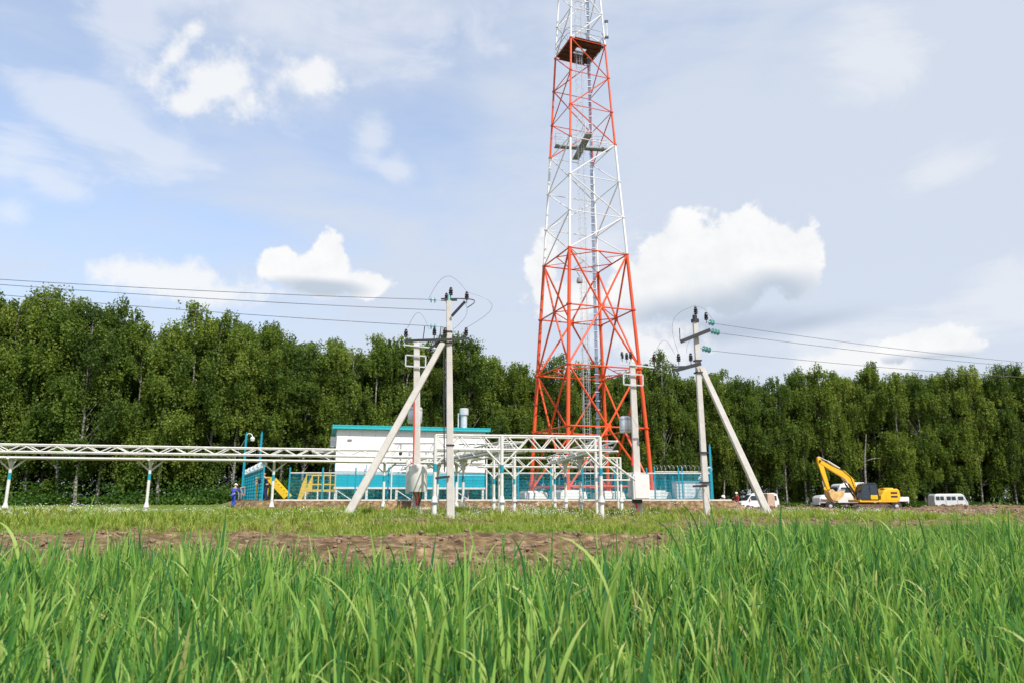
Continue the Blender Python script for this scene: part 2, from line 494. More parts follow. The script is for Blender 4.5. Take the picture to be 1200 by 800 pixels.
def ground_z(x, y):
    x = np.asarray(x, float); y = np.asarray(y, float)
    z = 0.09 * sstep(17, 25, y) * (1 - sstep(30, 40, y)) * (1 - sstep(9, 13, x)) - 0.12 * sstep(30, 44, y) * (1 - sstep(50, 60, y)) * sstep(-24, -18, x)
    z = z - 0.16 * np.exp(-((x - 3.4) / 2.2) ** 2 - ((y - 26.5) / 4.0) ** 2)
    z = z + 0.12 * sstep(45, 60, y) * (1 - sstep(-5, 10, x))
    z = z - 0.58 * sstep(48, 76, y) * sstep(12, 19, x) - 0.5 * sstep(78, 96, y) * sstep(15, 30, x)
    dirt = sstep(5.2, 6.4, y) * (1 - sstep(15.5, 17.5, y))
    rough = (vnoise(x, y, 2.2, 1) - .5) * .16 + (vnoise(x, y, 5.5, 2) - .5) * .10 + (vnoise(x, y, 12, 5) - .5) * .05
    z = z + rough * (0.25 + 0.75 * np.clip(dirt + sstep(16, 20, y) * sstep(9, 13, x), 0, 1))
    # low bank of turned soil on the right, in front of the vehicles
    z = z + 0.42 * np.exp(-((y - (57 + 0.05 * x)) / 2.0) ** 2) * sstep(28, 36, x) * (0.6 + 0.6 * vnoise(x, y, 0.5, 8))
    z = z + 0.30 * np.exp(-((y - 56) / 1.6) ** 2) * sstep(13.5, 16, x) * (1 - sstep(22, 26, x)) * (0.6 + 0.6 * vnoise(x, y, 0.6, 9))
    s = pad_sdf(x, y)
    wob = (vnoise(x, y, 0.8, 4) - .5) * 0.5 + (vnoise(x, y, 2.5, 6) - .5) * .2
    k = sstep(-0.9, 0.0, s + np.where(s < 0.25, wob * (1 - np.clip(s, 0, .25) * 4), 0))
    return z * (1 - k) + PAD_Z * k


def gz(x, y): return float(ground_z(x, y))


def grid_mesh(name, xs, ys, zf, m, **props):
    X, Y = np.meshgrid(xs, ys); Z = zf(X, Y)
    nx, ny = len(xs), len(ys)
    co = np.stack([X, Y, Z], -1).reshape(-1, 3)
    i = np.arange(nx - 1)[None, :] + (np.arange(ny - 1) * nx)[:, None]
    f = np.stack([i, i + 1, i + nx + 1, i + nx], -1).reshape(-1, 4)
    me = mesh_np(name, co, f, m); me.polygons.foreach_set('use_smooth', [True] * len(me.polygons))
    o = link(bpy.data.objects.new(name, me))
    for k_, v in props.items(): o[k_] = v
    return o


def mesh_np(name, co, f, m, tint=None):
    me = bpy.data.meshes.new(name)
    co = np.ascontiguousarray(co, np.float32); f = np.ascontiguousarray(f, np.int32); n = f.shape[1]
    me.vertices.add(len(co)); me.vertices.foreach_set('co', co.ravel())
    me.loops.add(f.size); me.loops.foreach_set('vertex_index', f.ravel())
    me.polygons.add(len(f)); me.polygons.foreach_set('loop_start', np.arange(len(f), dtype=np.int32) * n)
    me.polygons.foreach_set('loop_total', np.full(len(f), n, np.int32))
    if tint is not None:
        a = me.attributes.new('tint', 'FLOAT', 'POINT'); a.data.foreach_set('value', np.ascontiguousarray(tint, np.float32))
    me.update(calc_edges=True); me.validate()
    me.materials.append(MT[m] if isinstance(m, str) else m)
    return me


def ground_mat():
    m = bpy.data.materials.new('field_ground'); m.use_nodes = True
    N, L = m.node_tree.nodes, m.node_tree.links; b = N['Principled BSDF']; b.inputs['Roughness'].default_value = 0.95
    b.inputs['Specular IOR Level'].default_value = 0.1
    a = N.new('ShaderNodeAttribute'); a.attribute_name = 'tint'
    t = N.new('ShaderNodeTexCoord')

    def noise(s, d=8, r_=0.62):
        n = N.new('ShaderNodeTexNoise'); n.inputs['Scale'].default_value = s; n.inputs['Detail'].default_value = d; n.inputs['Roughness'].default_value = r_
        L.new(t.outputs['Object'], n.inputs['Vector']); return n.outputs[0]

    def ramp(v, cs):
        r = N.new('ShaderNodeValToRGB'); e = r.color_ramp.elements
        while len(e) < len(cs): e.new(0.5)
        for i, (p, c) in enumerate(cs): e[i].position = p; e[i].color = (*c, 1)
        L.new(v, r.inputs[0]); return r.outputs[0]
    soil = ramp(noise(3.5), [(0.3, (0.085, 0.055, 0.034)), (0.45, (0.155, 0.102, 0.057)), (0.57, (0.26, 0.183, 0.105)), (0.72, (0.46, 0.345, 0.22))])
    soil2 = ramp(noise(0.35, 4), [(0.35, (0.75, 0.75, 0.75)), (0.7, (1.25, 1.18, 1.05))])
    mu = N.new('ShaderNodeMix'); mu.data_type = 'RGBA'; mu.blend_type = 'MULTIPLY'; mu.inputs[0].default_value = 1
    L.new(soil, mu.inputs[6]); L.new(soil2, mu.inputs[7])
    green = ramp(noise(2.2), [(0.3, (0.06, 0.11, 0.025)), (0.55, (0.15, 0.22, 0.05)), (0.75, (0.27, 0.29, 0.11))])
    # attribute 0 = bare soil, 1 = green; broken up by noise
    ad = N.new('ShaderNodeMath'); ad.operation = 'ADD'; L.new(a.outputs['Fac'], ad.inputs[0])
    nn = N.new('ShaderNodeMath'); nn.operation = 'MULTIPLY_ADD'; L.new(noise(1.1), nn.inputs[0]); nn.inputs[1].default_value = 1.6; nn.inputs[2].default_value = -0.8
    L.new(nn.outputs[0], ad.inputs[1])
    mr = N.new('ShaderNodeMapRange'); mr.inputs['From Min'].default_value = 0.42; mr.inputs['From Max'].default_value = 0.6; L.new(ad.outputs[0], mr.inputs[0])
    mx = N.new('ShaderNodeMix'); mx.data_type = 'RGBA'; L.new(mr.outputs[0], mx.inputs[0]); L.new(mu.outputs[2], mx.inputs[6]); L.new(green, mx.inputs[7])
    L.new(mx.outputs[2], b.inputs['Base Color'])
    bp = N.new('ShaderNodeBump'); bp.inputs['Strength'].default_value = 0.9; bp.inputs['Distance'].default_value = 0.06
    L.new(noise(9, 9, 0.7), bp.inputs['Height']); L.new(bp.outputs[0], b.inputs['Normal'])
    return m


def greenness(x, y):
    x = np.asarray(x, float); y = np.asarray(y, float)
    g = sstep(15.2, 17.5, y + (vnoise(x, y * 0, 0.7, 12) - .5) * 2.4) * (1 - sstep(44, 46.5, y)) * (1 - 0.92 * sstep(.17, .27, x / np.maximum(y, 1)))
    strip = sstep(24, 27, y) * (1 - sstep(34, 38, y)) * sstep(8, 10, x) * (1 - sstep(17, 19.5, x))
    far = sstep(62, 66, y) * (1 - sstep(5, 15, x)) + sstep(96, 100, y)
    patch = sstep(0.60, 0.72, vnoise(x, y, 0.33, 21)) * 0.7
    g = g * (1 - patch)
    left = (1 - sstep(-20, -17, x)) * sstep(44, 47, y)
    s = pad_sdf(x, y)
    g = np.maximum(np.maximum(g, strip), np.maximum(far, left)) * (s < -0.9)
    return np.clip(g, 0, 1)


gm = ground_mat()


def axis(segs):
    out = []
    for a, b, st in segs: out += list(np.arange(a, b, st))
    return np.array(out + [segs[-1][1]])


gxs = axis([(-1500, -200, 200), (-200, -60, 10), (-60, -24, 1.0), (-24, 24, 0.22), (24, 60, 0.7), (60, 200, 10), (200, 1500, 200)])
gys = axis([(-60, -2, 6), (-2, 5, 0.5), (5, 18, 0.13), (18, 46, 0.4), (46, 49.5, 0.14), (49.5, 62, 0.4), (62, 110, 1.5), (110, 200, 15), (200, 1600, 200)])
ground = grid_mesh('ground', gxs, gys, ground_z, gm, kind='structure')
GX, GY = np.meshgrid(gxs, gys)
at_ = ground.data.attributes.new('tint', 'FLOAT', 'POINT'); at_.data.foreach_set('value', greenness(GX, GY).ravel().astype(np.float32))

# ------------------------------------------------------------------ lattice tower
TX, TY, TYAW = 6.34, 60.0, R(-24.5)
LZ = [0.60, 5.42, 10.30, 15.28, 20.20, 23.58, 26.96, 30.53, 33.74, 37.19, 40.60, 43.9, 47.2, 50.5, 53.8]
LZ = [z + 0.8 for z in LZ]
LR = [5.18, 4.88, 4.53, 4.17, 3.81, 3.58, 3.33, 3.09, 2.87, 2.66, 2.44, 2.22, 2.0, 1.78, 1.56]


def corner(k, c):
    a = TYAW + [math.pi, 1.5 * math.pi, 0, 0.5 * math.pi][c % 4]
    return Vector((TX + LR[k] * math.cos(a), TY + LR[k] * math.sin(a), LZ[k]))


tower = wthing('lattice_tower', 'tall square lattice radio tower painted in red and white bands behind the teal mesh fence', 'tower', (TX, TY, PAD_Z))


def tcol(k): return 'red' if (k < 4 or 7 <= k < 10) else 'white'


for k in range(len(LZ) - 1):
    rl = lerp(0.165, 0.085, k / 13) if k < 4 else lerp(0.125, 0.08, k / 13)
    for c in range(4):
        part_tube(tower, 'leg', tcol(k), corner(k, c), corner(k + 1, c), rl, rl * 0.96, 10)
        # flange and gusset at the joint
        if k > 0:
            q = corner(k, c); MB().lathe([(rl * 1.55, -0.05), (rl * 1.6, 0.05)], q, 10).build('flange', 'red' if (k <= 4 or 7 <= k <= 10) else 'white', tower)
rb = 0.085
for k0 in (0, 2):               # the two big cross-braced bays
    for c in range(4):
        a0, b0, a2, b2 = corner(k0, c), corner(k0, c + 1), corner(k0 + 2, c), corner(k0 + 2, c + 1)
        m1, = ((corner(k0 + 1, c) + corner(k0 + 1, c + 1)) / 2,)
        for q in (a0, b0, a2, b2): part_tube(tower, 'cross_brace', 'red', q, m1, rb, rb, 7)
        n_out = Vector((m1.x - TX, m1.y - TY, 0)).normalized()
        MB().beam(m1 - n_out * 0.03, m1 + n_out * 0.03, 0.55, 0.6).build('gusset_plate', 'red', tower)
for k in (1, 2, 3, 4):
    for c in range(4):
        a, b = corner(k, c), corner(k, c + 1); mid = (a + b) / 2
        part_tube(tower, 'girt', 'red', a, mid, 0.065, n=7); part_tube(tower, 'girt', 'red', mid, b, 0.065, n=7)
        if k in (1, 2, 3, 4):
            m2 = (corner(k, c + 1) + corner(k, c + 2)) / 2
            if k != 1: part_tube(tower, 'plan_brace', 'red', mid, m2, 0.045, n=6)
            if k in (2, 4): part_tube(tower, 'plan_brace', 'red', mid.lerp(m2, 0.5), corner(k, c + 1), 0.03, n=6)
for c in range(4):
    part_tube(tower, 'girt', 'red', corner(0, c) + Vector((0, 0, .25)), corner(0, c + 1) + Vector((0, 0, .25)), 0.075, n=7)
for k in range(5, len(LZ)):
    colk = 'red' if 7 < k <= 10 else 'white'
    for c in range(4):
        part_tube(tower, 'girt', colk, corner(k, c), corner(k, c + 1), 0.04, n=6)
        p, q = (corner(k - 1, c), corner(k, c + 1)) if k % 2 else (corner(k - 1, c + 1), corner(k, c))
        part_tube(tower, 'brace', tcol(k - 1), p, q, 0.052, n=6)
        if k in (): part_tube(tower, 'brace', tcol(k - 1), (corner(k - 1, c) + corner(k - 1, c + 1)) / 2, q, 0.03, n=6)
# concrete footings under the four legs
for c in range(4):
    p = corner(0, c); base = Vector((p.x, p.y, PAD_Z))
    f = MB().box(base + Vector((0, 0, .36)), (2.2, 2.2, .52), TYAW + R(45), (0.92, 0.92)).build('footing', 'plinth', tower, bevel=0.02)
    MB().box(base + Vector((0, 0, .685)), (1.5, 1.5, .13), TYAW + R(45)).build('footing_cap', 'plinth', f, bevel=0.02)
    MB().lathe([(0.34, 0.72), (0.34, 0.78), (0.20, 0.80), (0.18, 1.4)], Vector((p.x, p.y, PAD_Z + .03)), 12).build('base_plate', 'red', tower)
# deck at the second colour change, with hatch and railing
zt = LZ[10] + 0.12
oct_ = []
for c in range(4):
    a = corner(10, c); b = corner(10, c + 1)
    for t in (0.16, 0.84):
        v = a.lerp(b, t); v = Vector((TX, TY, 0)) + (Vector((v.x, v.y, 0)) - Vector((TX, TY, 0))) * 1.08; oct_.append(Vector((v.x, v.y, zt)))
hole = [Vector((TX + sx * 0.45, TY + sy * 0.45, zt)) for sx, sy in ((-1, -1), (1, -1), (1, 1), (-1, 1))]
dirs = sorted(oct_, key=lambda v: math.atan2(v.y - TY, v.x - TX)); holes = sorted(hole, key=lambda v: math.atan2(v.y - TY, v.x - TX))
npl = 17
ux = (corner(10, 1) - corner(10, 0)); ux.z = 0; side = ux.length; ux.normalize(); uy = Vector((-ux.y, ux.x, 0))
for i in range(npl):            # deck planks
    s0 = -side / 2 + side * i / npl; w = side / npl
    cc = Vector((TX, TY, zt)) + uy * (s0 + w / 2)
    off = abs(s0 + w / 2) / (side / 2); L_ = side / 2 * (1.04 if off < 0.7 else 1.04 - (off - 0.7) * 0.9)
    if abs(s0 + w / 2) < 0.5:
        for a, b in ((-L_, -0.5), (0.5, L_)): MB().beam(cc + ux * a, cc + ux * b, w * 0.93, 0.06).build('deck_plank', 'rust', tower)
    else: MB().beam(cc - ux * L_, cc + ux * L_, w * 0.93, 0.06 + 0.004 * (i % 3)).build('deck_plank', 'rust', tower)
for i in range(5):
    s0 = -side / 2 + side * (i + .5) / 5
    MB().beam(Vector((TX, TY, zt - .11)) + ux * s0 - uy * side / 2, Vector((TX, TY, zt - .11)) + ux * s0 + uy * side / 2, 0.1, 0.12).build('deck_joist', 'rust', tower)
for i in range(8):
    a, b = dirs[i], dirs[(i + 1) % 8]
    for h in (0.55, 1.12): part_tube(tower, 'railing', 'grey', a + Vector((0, 0, h)), b + Vector((0, 0, h)), 0.028, n=6)
    part_tube(tower, 'railing_post', 'grey', a, a + Vector((0, 0, 1.12)), 0.025, n=6)
# crossing catwalks at the first colour change
zc = LZ[7] + 0.35
for ang in (TYAW + R(33), TYAW + R(123)):
    d = Vector((math.cos(ang), math.sin(ang), 0)); n_ = Vector((-d.y, d.x, 0)); zz = zc + (0.09 if ang > R(60) else 0)
    c0 = Vector((TX, TY, zz))
    MB().beam(c0 - d * 2.5, c0 + d * 2.5, 0.55, 0.06).build('catwalk', 'deck', tower)
    for s in (-1, 1):
        MB().beam(c0 - d * 2.5 + n_ * s * .28, c0 + d * 2.5 + n_ * s * .28, 0.04, 0.14).build('catwalk_edge', 'deck', tower)
        for h in (0.55, 1.1):
            for t0, t1 in ((-2.5, -0.6), (0.6, 2.5)):
                part_tube(tower, 'railing', 'galv', c0 + d * t0 + n_ * s * .30 + Vector((0, 0, h)), c0 + d * t1 + n_ * s * .30 + Vector((0, 0, h)), 0.022, n=6)
        for t in (-2.5, -1.6, -0.6, .6, 1.6, 2.5):
            part_tube(tower, 'railing_post', 'galv', c0 + d * t + n_ * s * .30, c0 + d * t + n_ * s * .30 + Vector((0, 0, 1.1)), 0.022, n=6)
# ladder up the middle, with its safety hoops
lx, ly = TX - 0.15, TY - 0.3
lad = MB()
for s in (-.22, .22): lad.tube((lx + s, ly, PAD_Z + .1), (lx + s, ly, LZ[13]), 0.022, n=5)
ladder = lad.build('ladder_rails', 'galv', tower, kind='stuff')
rg = MB()
z = PAD_Z + .3
while z < LZ[13]: rg.tube((lx - .22, ly, z), (lx + .22, ly, z), 0.012, n=4, caps=False); z += 0.3
rg.build('ladder_rungs', 'galv', ladder, kind='stuff')
hp = MB(); z = 3.0
while z < LZ[13]:
    hp.path([(lx - .36 * math.cos(t), ly - .68 * math.sin(t), z) for t in np.linspace(0, math.pi, 9)], 0.012, 4); z += 0.9
for t in np.linspace(0.3, math.pi - .3, 5):
    hp.tube((lx - .36 * math.cos(t), ly - .68 * math.sin(t), 3.0), (lx - .36 * math.cos(t), ly - .68 * math.sin(t), LZ[13]), 0.01, n=4, caps=False)
hp.build('ladder_cage', 'galv', tower, kind='stuff')
# cable run beside it
cb = MB(); cx, cy = TX + 0.75, TY + 0.35
for i in range(5): cb.tube((cx + i * .055, cy, PAD_Z + .6), (cx + i * .055, cy, LZ[13]), 0.022, n=5)
cb.build('feeder_cables', 'bluegrey', tower, kind='stuff')
cr = MB(); z = 2.0
while z < LZ[13]: cr.box((cx + .11, cy - .05, z), (0.42, 0.06, 0.06)); z += 0.75
cr.build('cable_clamps', 'galv', tower, kind='stuff')
for zz, rr in ((18.9, .25), (LZ[4] - 2.0, .2)):
    MB().lathe([(rr, -.05), (rr * 1.1, 0), (rr, .3)], (TX - .5, TY - .4, zz), 12).build('small_dish', 'grey', tower, smooth=True)
MB().path([(TX - .5, TY - .4, LZ[4] - 1.6), (TX - .9, TY - .5, LZ[4] - .8), (TX - .2, TY - .6, LZ[4] - .3)], 0.04, 6).build('dish_arm', 'grey', tower)
# small whip antenna on the right leg above the deck
ap = corner(10, 2) + Vector((0.22, -.1, 0.75))
part_tube(tower, 'antenna', 'galv', ap, ap + Vector((-.03, 0, 1.75)), 0.045)
for dz in (0, 1.65): MB().box(ap + Vector((-.05, 0, dz + .05)), (0.34, 0.16, 0.2)).build('antenna_bracket', 'dark', tower)

# ------------------------------------------------------------------ utility poles
def taper_pole(root, base, top, w0, w1, name='shaft', m='concrete'):
    """reinforced concrete pole of trapezoid section"""
    base, top = Vector(base), Vector(top); d = (top - base).normalized()
    a = d.cross(Vector((0, 1, 0))).normalized(); b = a.cross(d).normalized()
    mb = MB()
    N_ = 6
    for i in range(N_ + 1):
        p = base.lerp(top, i / N_); w = lerp(w0, w1, i / N_) / 2
        for x, y in ((-1, -.7), (-.8, -.95), (.8, -.95), (1, -.7), (.85, .95), (-.85, .95)): mb.v.append(p + a * x * w + b * y * w)
    for i in range(N_):
        for q in range(6):
            r_ = (q + 1) % 6; mb.f.append((i * 6 + q, i * 6 + r_, i * 6 + 6 + r_, i * 6 + 6 + q))
    mb.f.append(tuple(range(5, -1, -1))); mb.f.append(tuple(N_ * 6 + q for q in range(6)))
    return mb.build(name, m, root)


def pin_insulator(root, p, m='brownins', s=1.0, name='insulator'):
    ins = MB().lathe([(.03 * s, 0), (.075 * s, .02 * s), (.055 * s, .05 * s), (.075 * s, .10 * s), (.05 * s, .12 * s), (.07 * s, .17 * s), (.045 * s, .21 * s), (.05 * s, .25 * s), (.02 * s, .28 * s)], p, 12).build(name, m, root, smooth=True)
    MB().tube(Vector(p) - Vector((0, 0, .12 * s)), Vector(p) + Vector((0, 0, .02)), .015, n=6).build('insulator_pin', 'dark', ins)
    return ins


def disc_string(root, p, d, n=2):
    """tension string of glass discs"""
    d = Vector(d).normalized(); a = d.orthogonal().normalized(); b = d.cross(a); mb = MB()
    prof = []
    for i in range(n): prof += [(.02, i * .14), (.03, i * .14 + .03), (.125, i * .14 + .05), (.115, i * .14 + .075), (.03, i * .14 + .09)]
    prof.append((.018, n * .14 + .02))
    k = 12
    for r, h in prof:
        for i in range(k):
            t = 2 * math.pi * i / k; mb.v.append(Vector(p) + d * h + a * r * math.cos(t) + b * r * math.sin(t))
    for i in range(len(prof) - 1):
        for q in range(k):
            w = (q + 1) % k; mb.f.append((i * k + q, i * k + w, (i + 1) * k + w, (i + 1) * k + q))
    mb.f.append(tuple(reversed(range(k)))); mb.f.append(tuple((len(prof) - 1) * k + q for q in range(k)))
    mb.build('glass_insulator', 'glassins', root, smooth=True)
    return Vector(p) + d * (n * .14 + .03)


def arc(p0, p1, bulge, n=12):
    p0, p1, bulge = Vector(p0), Vector(p1), Vector(bulge)
    return [p0.lerp(p1, t) + bulge * math.sin(math.pi * t) for t in np.linspace(0, 1, n)]


def band(root, shaft_pt, w):
    MB().box(shaft_pt, (w * 1.12, w * 1.12, .05)).build('steel_band', 'dark', root)


def wire(pts_a, pts_b, sag, label, r=0.011, ext=1.0):
    a, b = Vector(pts_a), Vector(pts_b); b = a + (b - a) * ext
    n = 24
    pts = [a.lerp(b, i / n) - Vector((0, 0, sag * 4 * (i / n) * (1 - i / n))) for i in range(n + 1)]
    o = MB().path(pts, r, 5).build('power_line', 'wire'); o['label'] = label; o['category'] = 'power line'; o['group'] = 'overhead power lines'
    return o


# left pole
PL = at(528.5, 598, 26.0); PLt = at(526.2, 353, 26.0)
pole = wthing('utility_pole', 'concrete power pole with a leaning brace on its left, beside the small white cabinet', 'utility pole', PL, 'concrete power poles')
taper_pole(pole, PL - Vector((0, 0, .4)), PLt, .29, .19)
bt = at(519, 402, 25.85); bb = at(406, 601, 25.2)
taper_pole(pole, bb - Vector((0, 0, .15)), bt, .29, .21, 'brace')
for f in (0.30, 0.79, 0.845): band(pole, PL.lerp(PLt, f), lerp(.29, .19, f))
zt_ = PLt.z
MB().lathe([(.06, 0), (.05, .5)], PLt + Vector((0, -.02, -.25)), 8).build('pole_cap', 'glassins', pole)
MB().beam(PLt + Vector((-.30, 0, .06)), PLt + Vector((.30, 0, .06)), .1, .09).build('crossarm', 'dark', pole)
MB().beam(PLt + Vector((.12, -.15, -.62)), PLt + Vector((.62, -.25, -.08)), .08, .08).build('side_arm', 'dark', pole)
pin_insulator(pole, PLt + Vector((.06, 0, .22)), s=1.15)
pin_insulator(pole, PLt + Vector((.68, -.25, -.02)), s=1.15)
pin_insulator(pole, PLt + Vector((-.12, .2, .10)), s=1.0)
ldir = Vector((-14.8, -3.0, 0.0)).normalized()
pA, pB, pC = PLt + Vector((-.18, -.05, .02)), PLt + Vector((-.15, .3, -.28)), PLt + Vector((-.15, -.1, -1.0))
ends = []
for p in (pA, pC):
    part_tube(pole, 'strain_link', 'galv', p, p + ldir * .28, .015, n=6)
    ends.append(disc_string(pole, p + ldir * .28, ldir, 2))
part_tube(pole, 'strain_link', 'galv', pB, pB + ldir * .3, .015, n=6)
eB = pB + ldir * .3
# switch frame lower on the pole
sw = PL.lerp(PLt, .795)
MB().beam(sw + Vector((-1.65, -.1, .02)), sw + Vector((-.1, -.22, .05)), .09, .09).build('crossarm', 'dark', pole)
MB().beam(sw + Vector((-.55, -.3, .0)), sw + Vector((.75, -.1, .12)), .08, .08).build('crossarm', 'dark', pole)
MB().beam(sw + Vector((-.8, -.2, -.35)), sw + Vector((-.1, -.2, .1)), .07, .07).build('stay', 'dark', pole)
for dx, dz in ((-1.6, .16), (-.55, .22), (-.15, .22), (.62, .22)):
    pin_insulator(pole, sw + Vector((dx, -.12, dz)), s=1.1)
for dx in (-.95, -.35): MB().beam(sw + Vector((dx, -.2, .08)), sw + Vector((dx + .05, -.2, .55)), .03, .03).build('switch_blade', 'dark', pole)
part_tube(pole, 'switch_rod', 'dark', sw + Vector((-.2, -.16, -.1)), PL + Vector((-.24, -.2, 1.35)), .022, n=6)
MB().beam(PL + Vector((-.55, -.25, 1.12)), PL + Vector((-.05, -.22, 1.18)), .06, .08).build('switch_handle', 'dark', pole)
MB().path(arc(sw + Vector((-1.55, -.1, .5)), sw + Vector((-.75, -.1, .45)), (0, 0, .62)), .007).build('jumper', 'wire', pole)
MB().path(arc(ends[1], sw + Vector((-.5, -.1, .5)), (-.05, 0, .05)), .007).build('jumper', 'wire', pole)
MB().path(arc(ends[0], PLt + Vector((.68, -.25, .3)), (-.05, 0, .75)), .007).build('jumper', 'wire', pole)
MB().path(arc(PLt + Vector((.70, -.25, .28)), sw + Vector((.60, -.1, .5)), (.95, 0, .15)), .007).build('jumper', 'wire', pole)
MB().path(arc(PLt + Vector((.55, -.25, .0)), sw + Vector((.2, -.1, .5)), (.28, 0, 0)), .007).build('jumper', 'wire', pole)
MB().path(arc(PLt + Vector((.3, 0, .1)), PLt + Vector((.7, -.2, -.3)), (.45, 0, .1)), .02).build('jumper', 'dark', pole)
for e, (px, py), s_ in ((ends[0], (0, 319), 'uppermost'), (eB, (0, 325), 'middle'), (ends[1], (90, 345), 'lowest')):
    q = at(px, py, 23.0 if px == 0 else 23.6)
    wire(e, q, .25, s_ + ' of the three power lines running from the left pole to the left edge', ext=1.9 if px == 0 else 2.4)

# right pole
PR = at(828.5, 600, 29.0); PRt = at(814.5, 377, 29.3)
pole = wthing('utility_pole', 'concrete power pole with a leaning brace on its right, before the minivan', 'utility pole', PR, 'concrete power poles')
taper_pole(pole, PR - Vector((0, 0, .4)), PRt, .25, .20)
bt = at(822, 431, 29.2); bb = at(904, 603, 28.2)
taper_pole(pole, bb - Vector((0, 0, .3)), bt, .28, .21, 'brace')
for f in (0.15, 0.30, 0.72, 0.785): band(pole, PR.lerp(PRt, f), lerp(.34, .25, f))
MB().beam(PR.lerp(PRt, .13) + Vector((-.55, -.2, 0)), PR.lerp(PRt, .13) + Vector((0, -.25, .02)), .07, .09).build('switch_handle', 'dark', pole)
MB().lathe([(.17, 0), (.17, .12), (.10, .14), (.10, .3)], PRt + Vector((0, 0, -.02)), 10).build('pole_cap', 'dark', pole)
pin_insulator(pole, PRt + Vector((.05, 0, .32)), s=1.2)
pin_insulator(pole, PRt + Vector((.42, -.2, .02)), s=1.2)
MB().beam(PRt + Vector((-.72, -.32, -.92)), PRt + Vector((.52, -.3, -.42)), .14, .14).build('crossarm', 'dark', pole)
MB().beam(PRt + Vector((-.74, -.3, -.85)), PRt + Vector((-.74, -.3, -.35)), .03, .03).build('insulator_pin', 'dark', pole)
rdir = Vector((18.7, 7.7, -.3)).normalized()
ends = []
for p in (PRt + Vector((.45, -.2, -.05)), PRt + Vector((.5, -.3, -.45)), PRt + Vector((.2, .1, -1.1))):
    part_tube(pole, 'strain_link', 'galv', p, p + rdir * .1, .015, n=6)
    ends.append(disc_string(pole, p + rdir * .1, (rdir + Vector((0, 0, -.12))), 2 + (p.z < PRt.z - .2)))
sw = PR.lerp(PRt, .755)
MB().beam(sw + Vector((-1.85, -.3, -.1)), sw + Vector((-.1, -.3, -.04)), .05, .05).build('crossarm', 'dark', pole)
MB().beam(sw + Vector((-1.0, -.3, -.22)), sw + Vector((.05, -.3, .06)), .12, .14).build('crossarm', 'dark', pole)
for dx, dz in ((-1.85, .12), (-.85, .14), (-.35, .16)): pin_insulator(pole, sw + Vector((dx, -.3, dz)), s=1.2)
MB().path(arc(sw + Vector((-1.8, -.3, .5)), sw + Vector((-1.0, -.3, .45)), (0, 0, .55)), .007).build('jumper', 'wire', pole)
MB().path(arc(PRt + Vector((.05, 0, .7)), sw + Vector((-.85, -.3, .5)), (-.55, 0, .35)), .007).build('jumper', 'wire', pole)
MB().path(arc(ends[0], PRt + Vector((.05, 0, .7)), (0, 0, .2)), .007).build('jumper', 'wire', pole)
MB().path(arc(PRt + Vector((-.2, -.3, -.7)), sw + Vector((-.5, -.3, .5)), (-.1, 0, 0)), .007).build('jumper', 'wire', pole)
for e, (px, py), s_ in zip(ends, ((1200, 417), (1200, 422), (1200, 434)), ('uppermost', 'middle', 'lowest')):
    wire(e, at(px, py, 36.7), .35, s_ + ' of the three power lines running from the right pole to the right edge', ext=1.8)


# equipment poles with a tank and a cabinet
def equip_pole(px, top_py, base_py, D, lean, label, side):
    b = at(px + lean, base_py, D); t = at(px, top_py, D)
    o = wthing('equipment_pole', label, 'equipment pole', b, 'poles carrying tank and cabinet')
    taper_pole(o, b - Vector((0, 0, .3)), t, .34, .25)
    MB().lathe([(.13, 0), (.03, .15)], t, 4).build('pole_tip', 'concrete', o)
    for f in (.97, .86, .78, .52, .42): band(o, b.lerp(t, f), lerp(.25, .20, f))
    z = t.z
    MB().beam(t + Vector((-.55, -.15, -.1)), t + Vector((1.05, -.15, -.28)), .05, .05).build('crossarm', 'galv', o)
    for dx in (-.5, 1.0): MB().beam(t + Vector((dx, -.15, -.2)), t + Vector((dx, -.15, .25)), .03, .03).build('arm_pin', 'galv', o)
    fr = MB()
    for a, c in (((-.42, -.55), (.42, -.6)), ((-.42, -1.02), (.42, -1.07)), ((-.42, -.55), (-.42, -1.02)), ((.42, -.6), (.42, -1.07))):
        fr.beam(t + Vector((a[0], -.2, a[1])), t + Vector((c[0], -.2, c[1])), .05, .05)
    fr.build('square_frame', 'galv', o)
    return o, b, t


def tank(o, c, r, h, name='tank'):
    k = MB().lathe([(r * .9, -h / 2 - .05), (r, -h / 2), (r, h / 2), (r * .92, h / 2 + .06), (.12, h / 2 + .1)], c, 18).build(name, 'galv', o, smooth=True)
    for dz in (-h / 2 + .05, h / 2 - .05): MB().lathe([(r * 1.04, -.02), (r * 1.04, .03)], Vector(c) + Vector((0, 0, dz)), 18).build('tank_rim', 'grey', k)


eo, b, t = equip_pole(488.5, 402, 594, 30.0, 0.5, 'concrete pole with grey tank, red conduit and round light grey cabinet near its base', 1)
tank(eo, at(486, 486, 30.25) + Vector((-.02, .22, 0)), .31, .56)
MB().path([at(485.5, 470, 29.75), at(485.5, 500, 29.75), at(485, 520, 29.75), at(484, 545, 29.75)], .028, 8).build('red_conduit', 'redpipe', eo, smooth=True)
cab = MB().lathe([(.36, -.52), (.375, -.48), (.375, .5), (.33, .55)], at(490.5, 560.5, 29.7) + Vector((0, -.2, 0)), 20).build('round_cabinet', 'rackwhite', eo, smooth=True)
MB().box(at(478.5, 558, 29.9), (.16, .3, 1.35)).build('back_plate', 'plinth', eo, bevel=.01)
for dx in (-.16, .06, .2): MB().path([at(488, 574, 29.6) + Vector((dx, 0, 0)), at(490, 582, 29.6) + Vector((dx * .6, 0, 0)), at(489, 592, 29.6) + Vector((dx * .2, 0, 0))], .035, 6).build('cable', 'redpipe' if dx < .1 else 'dark', eo)

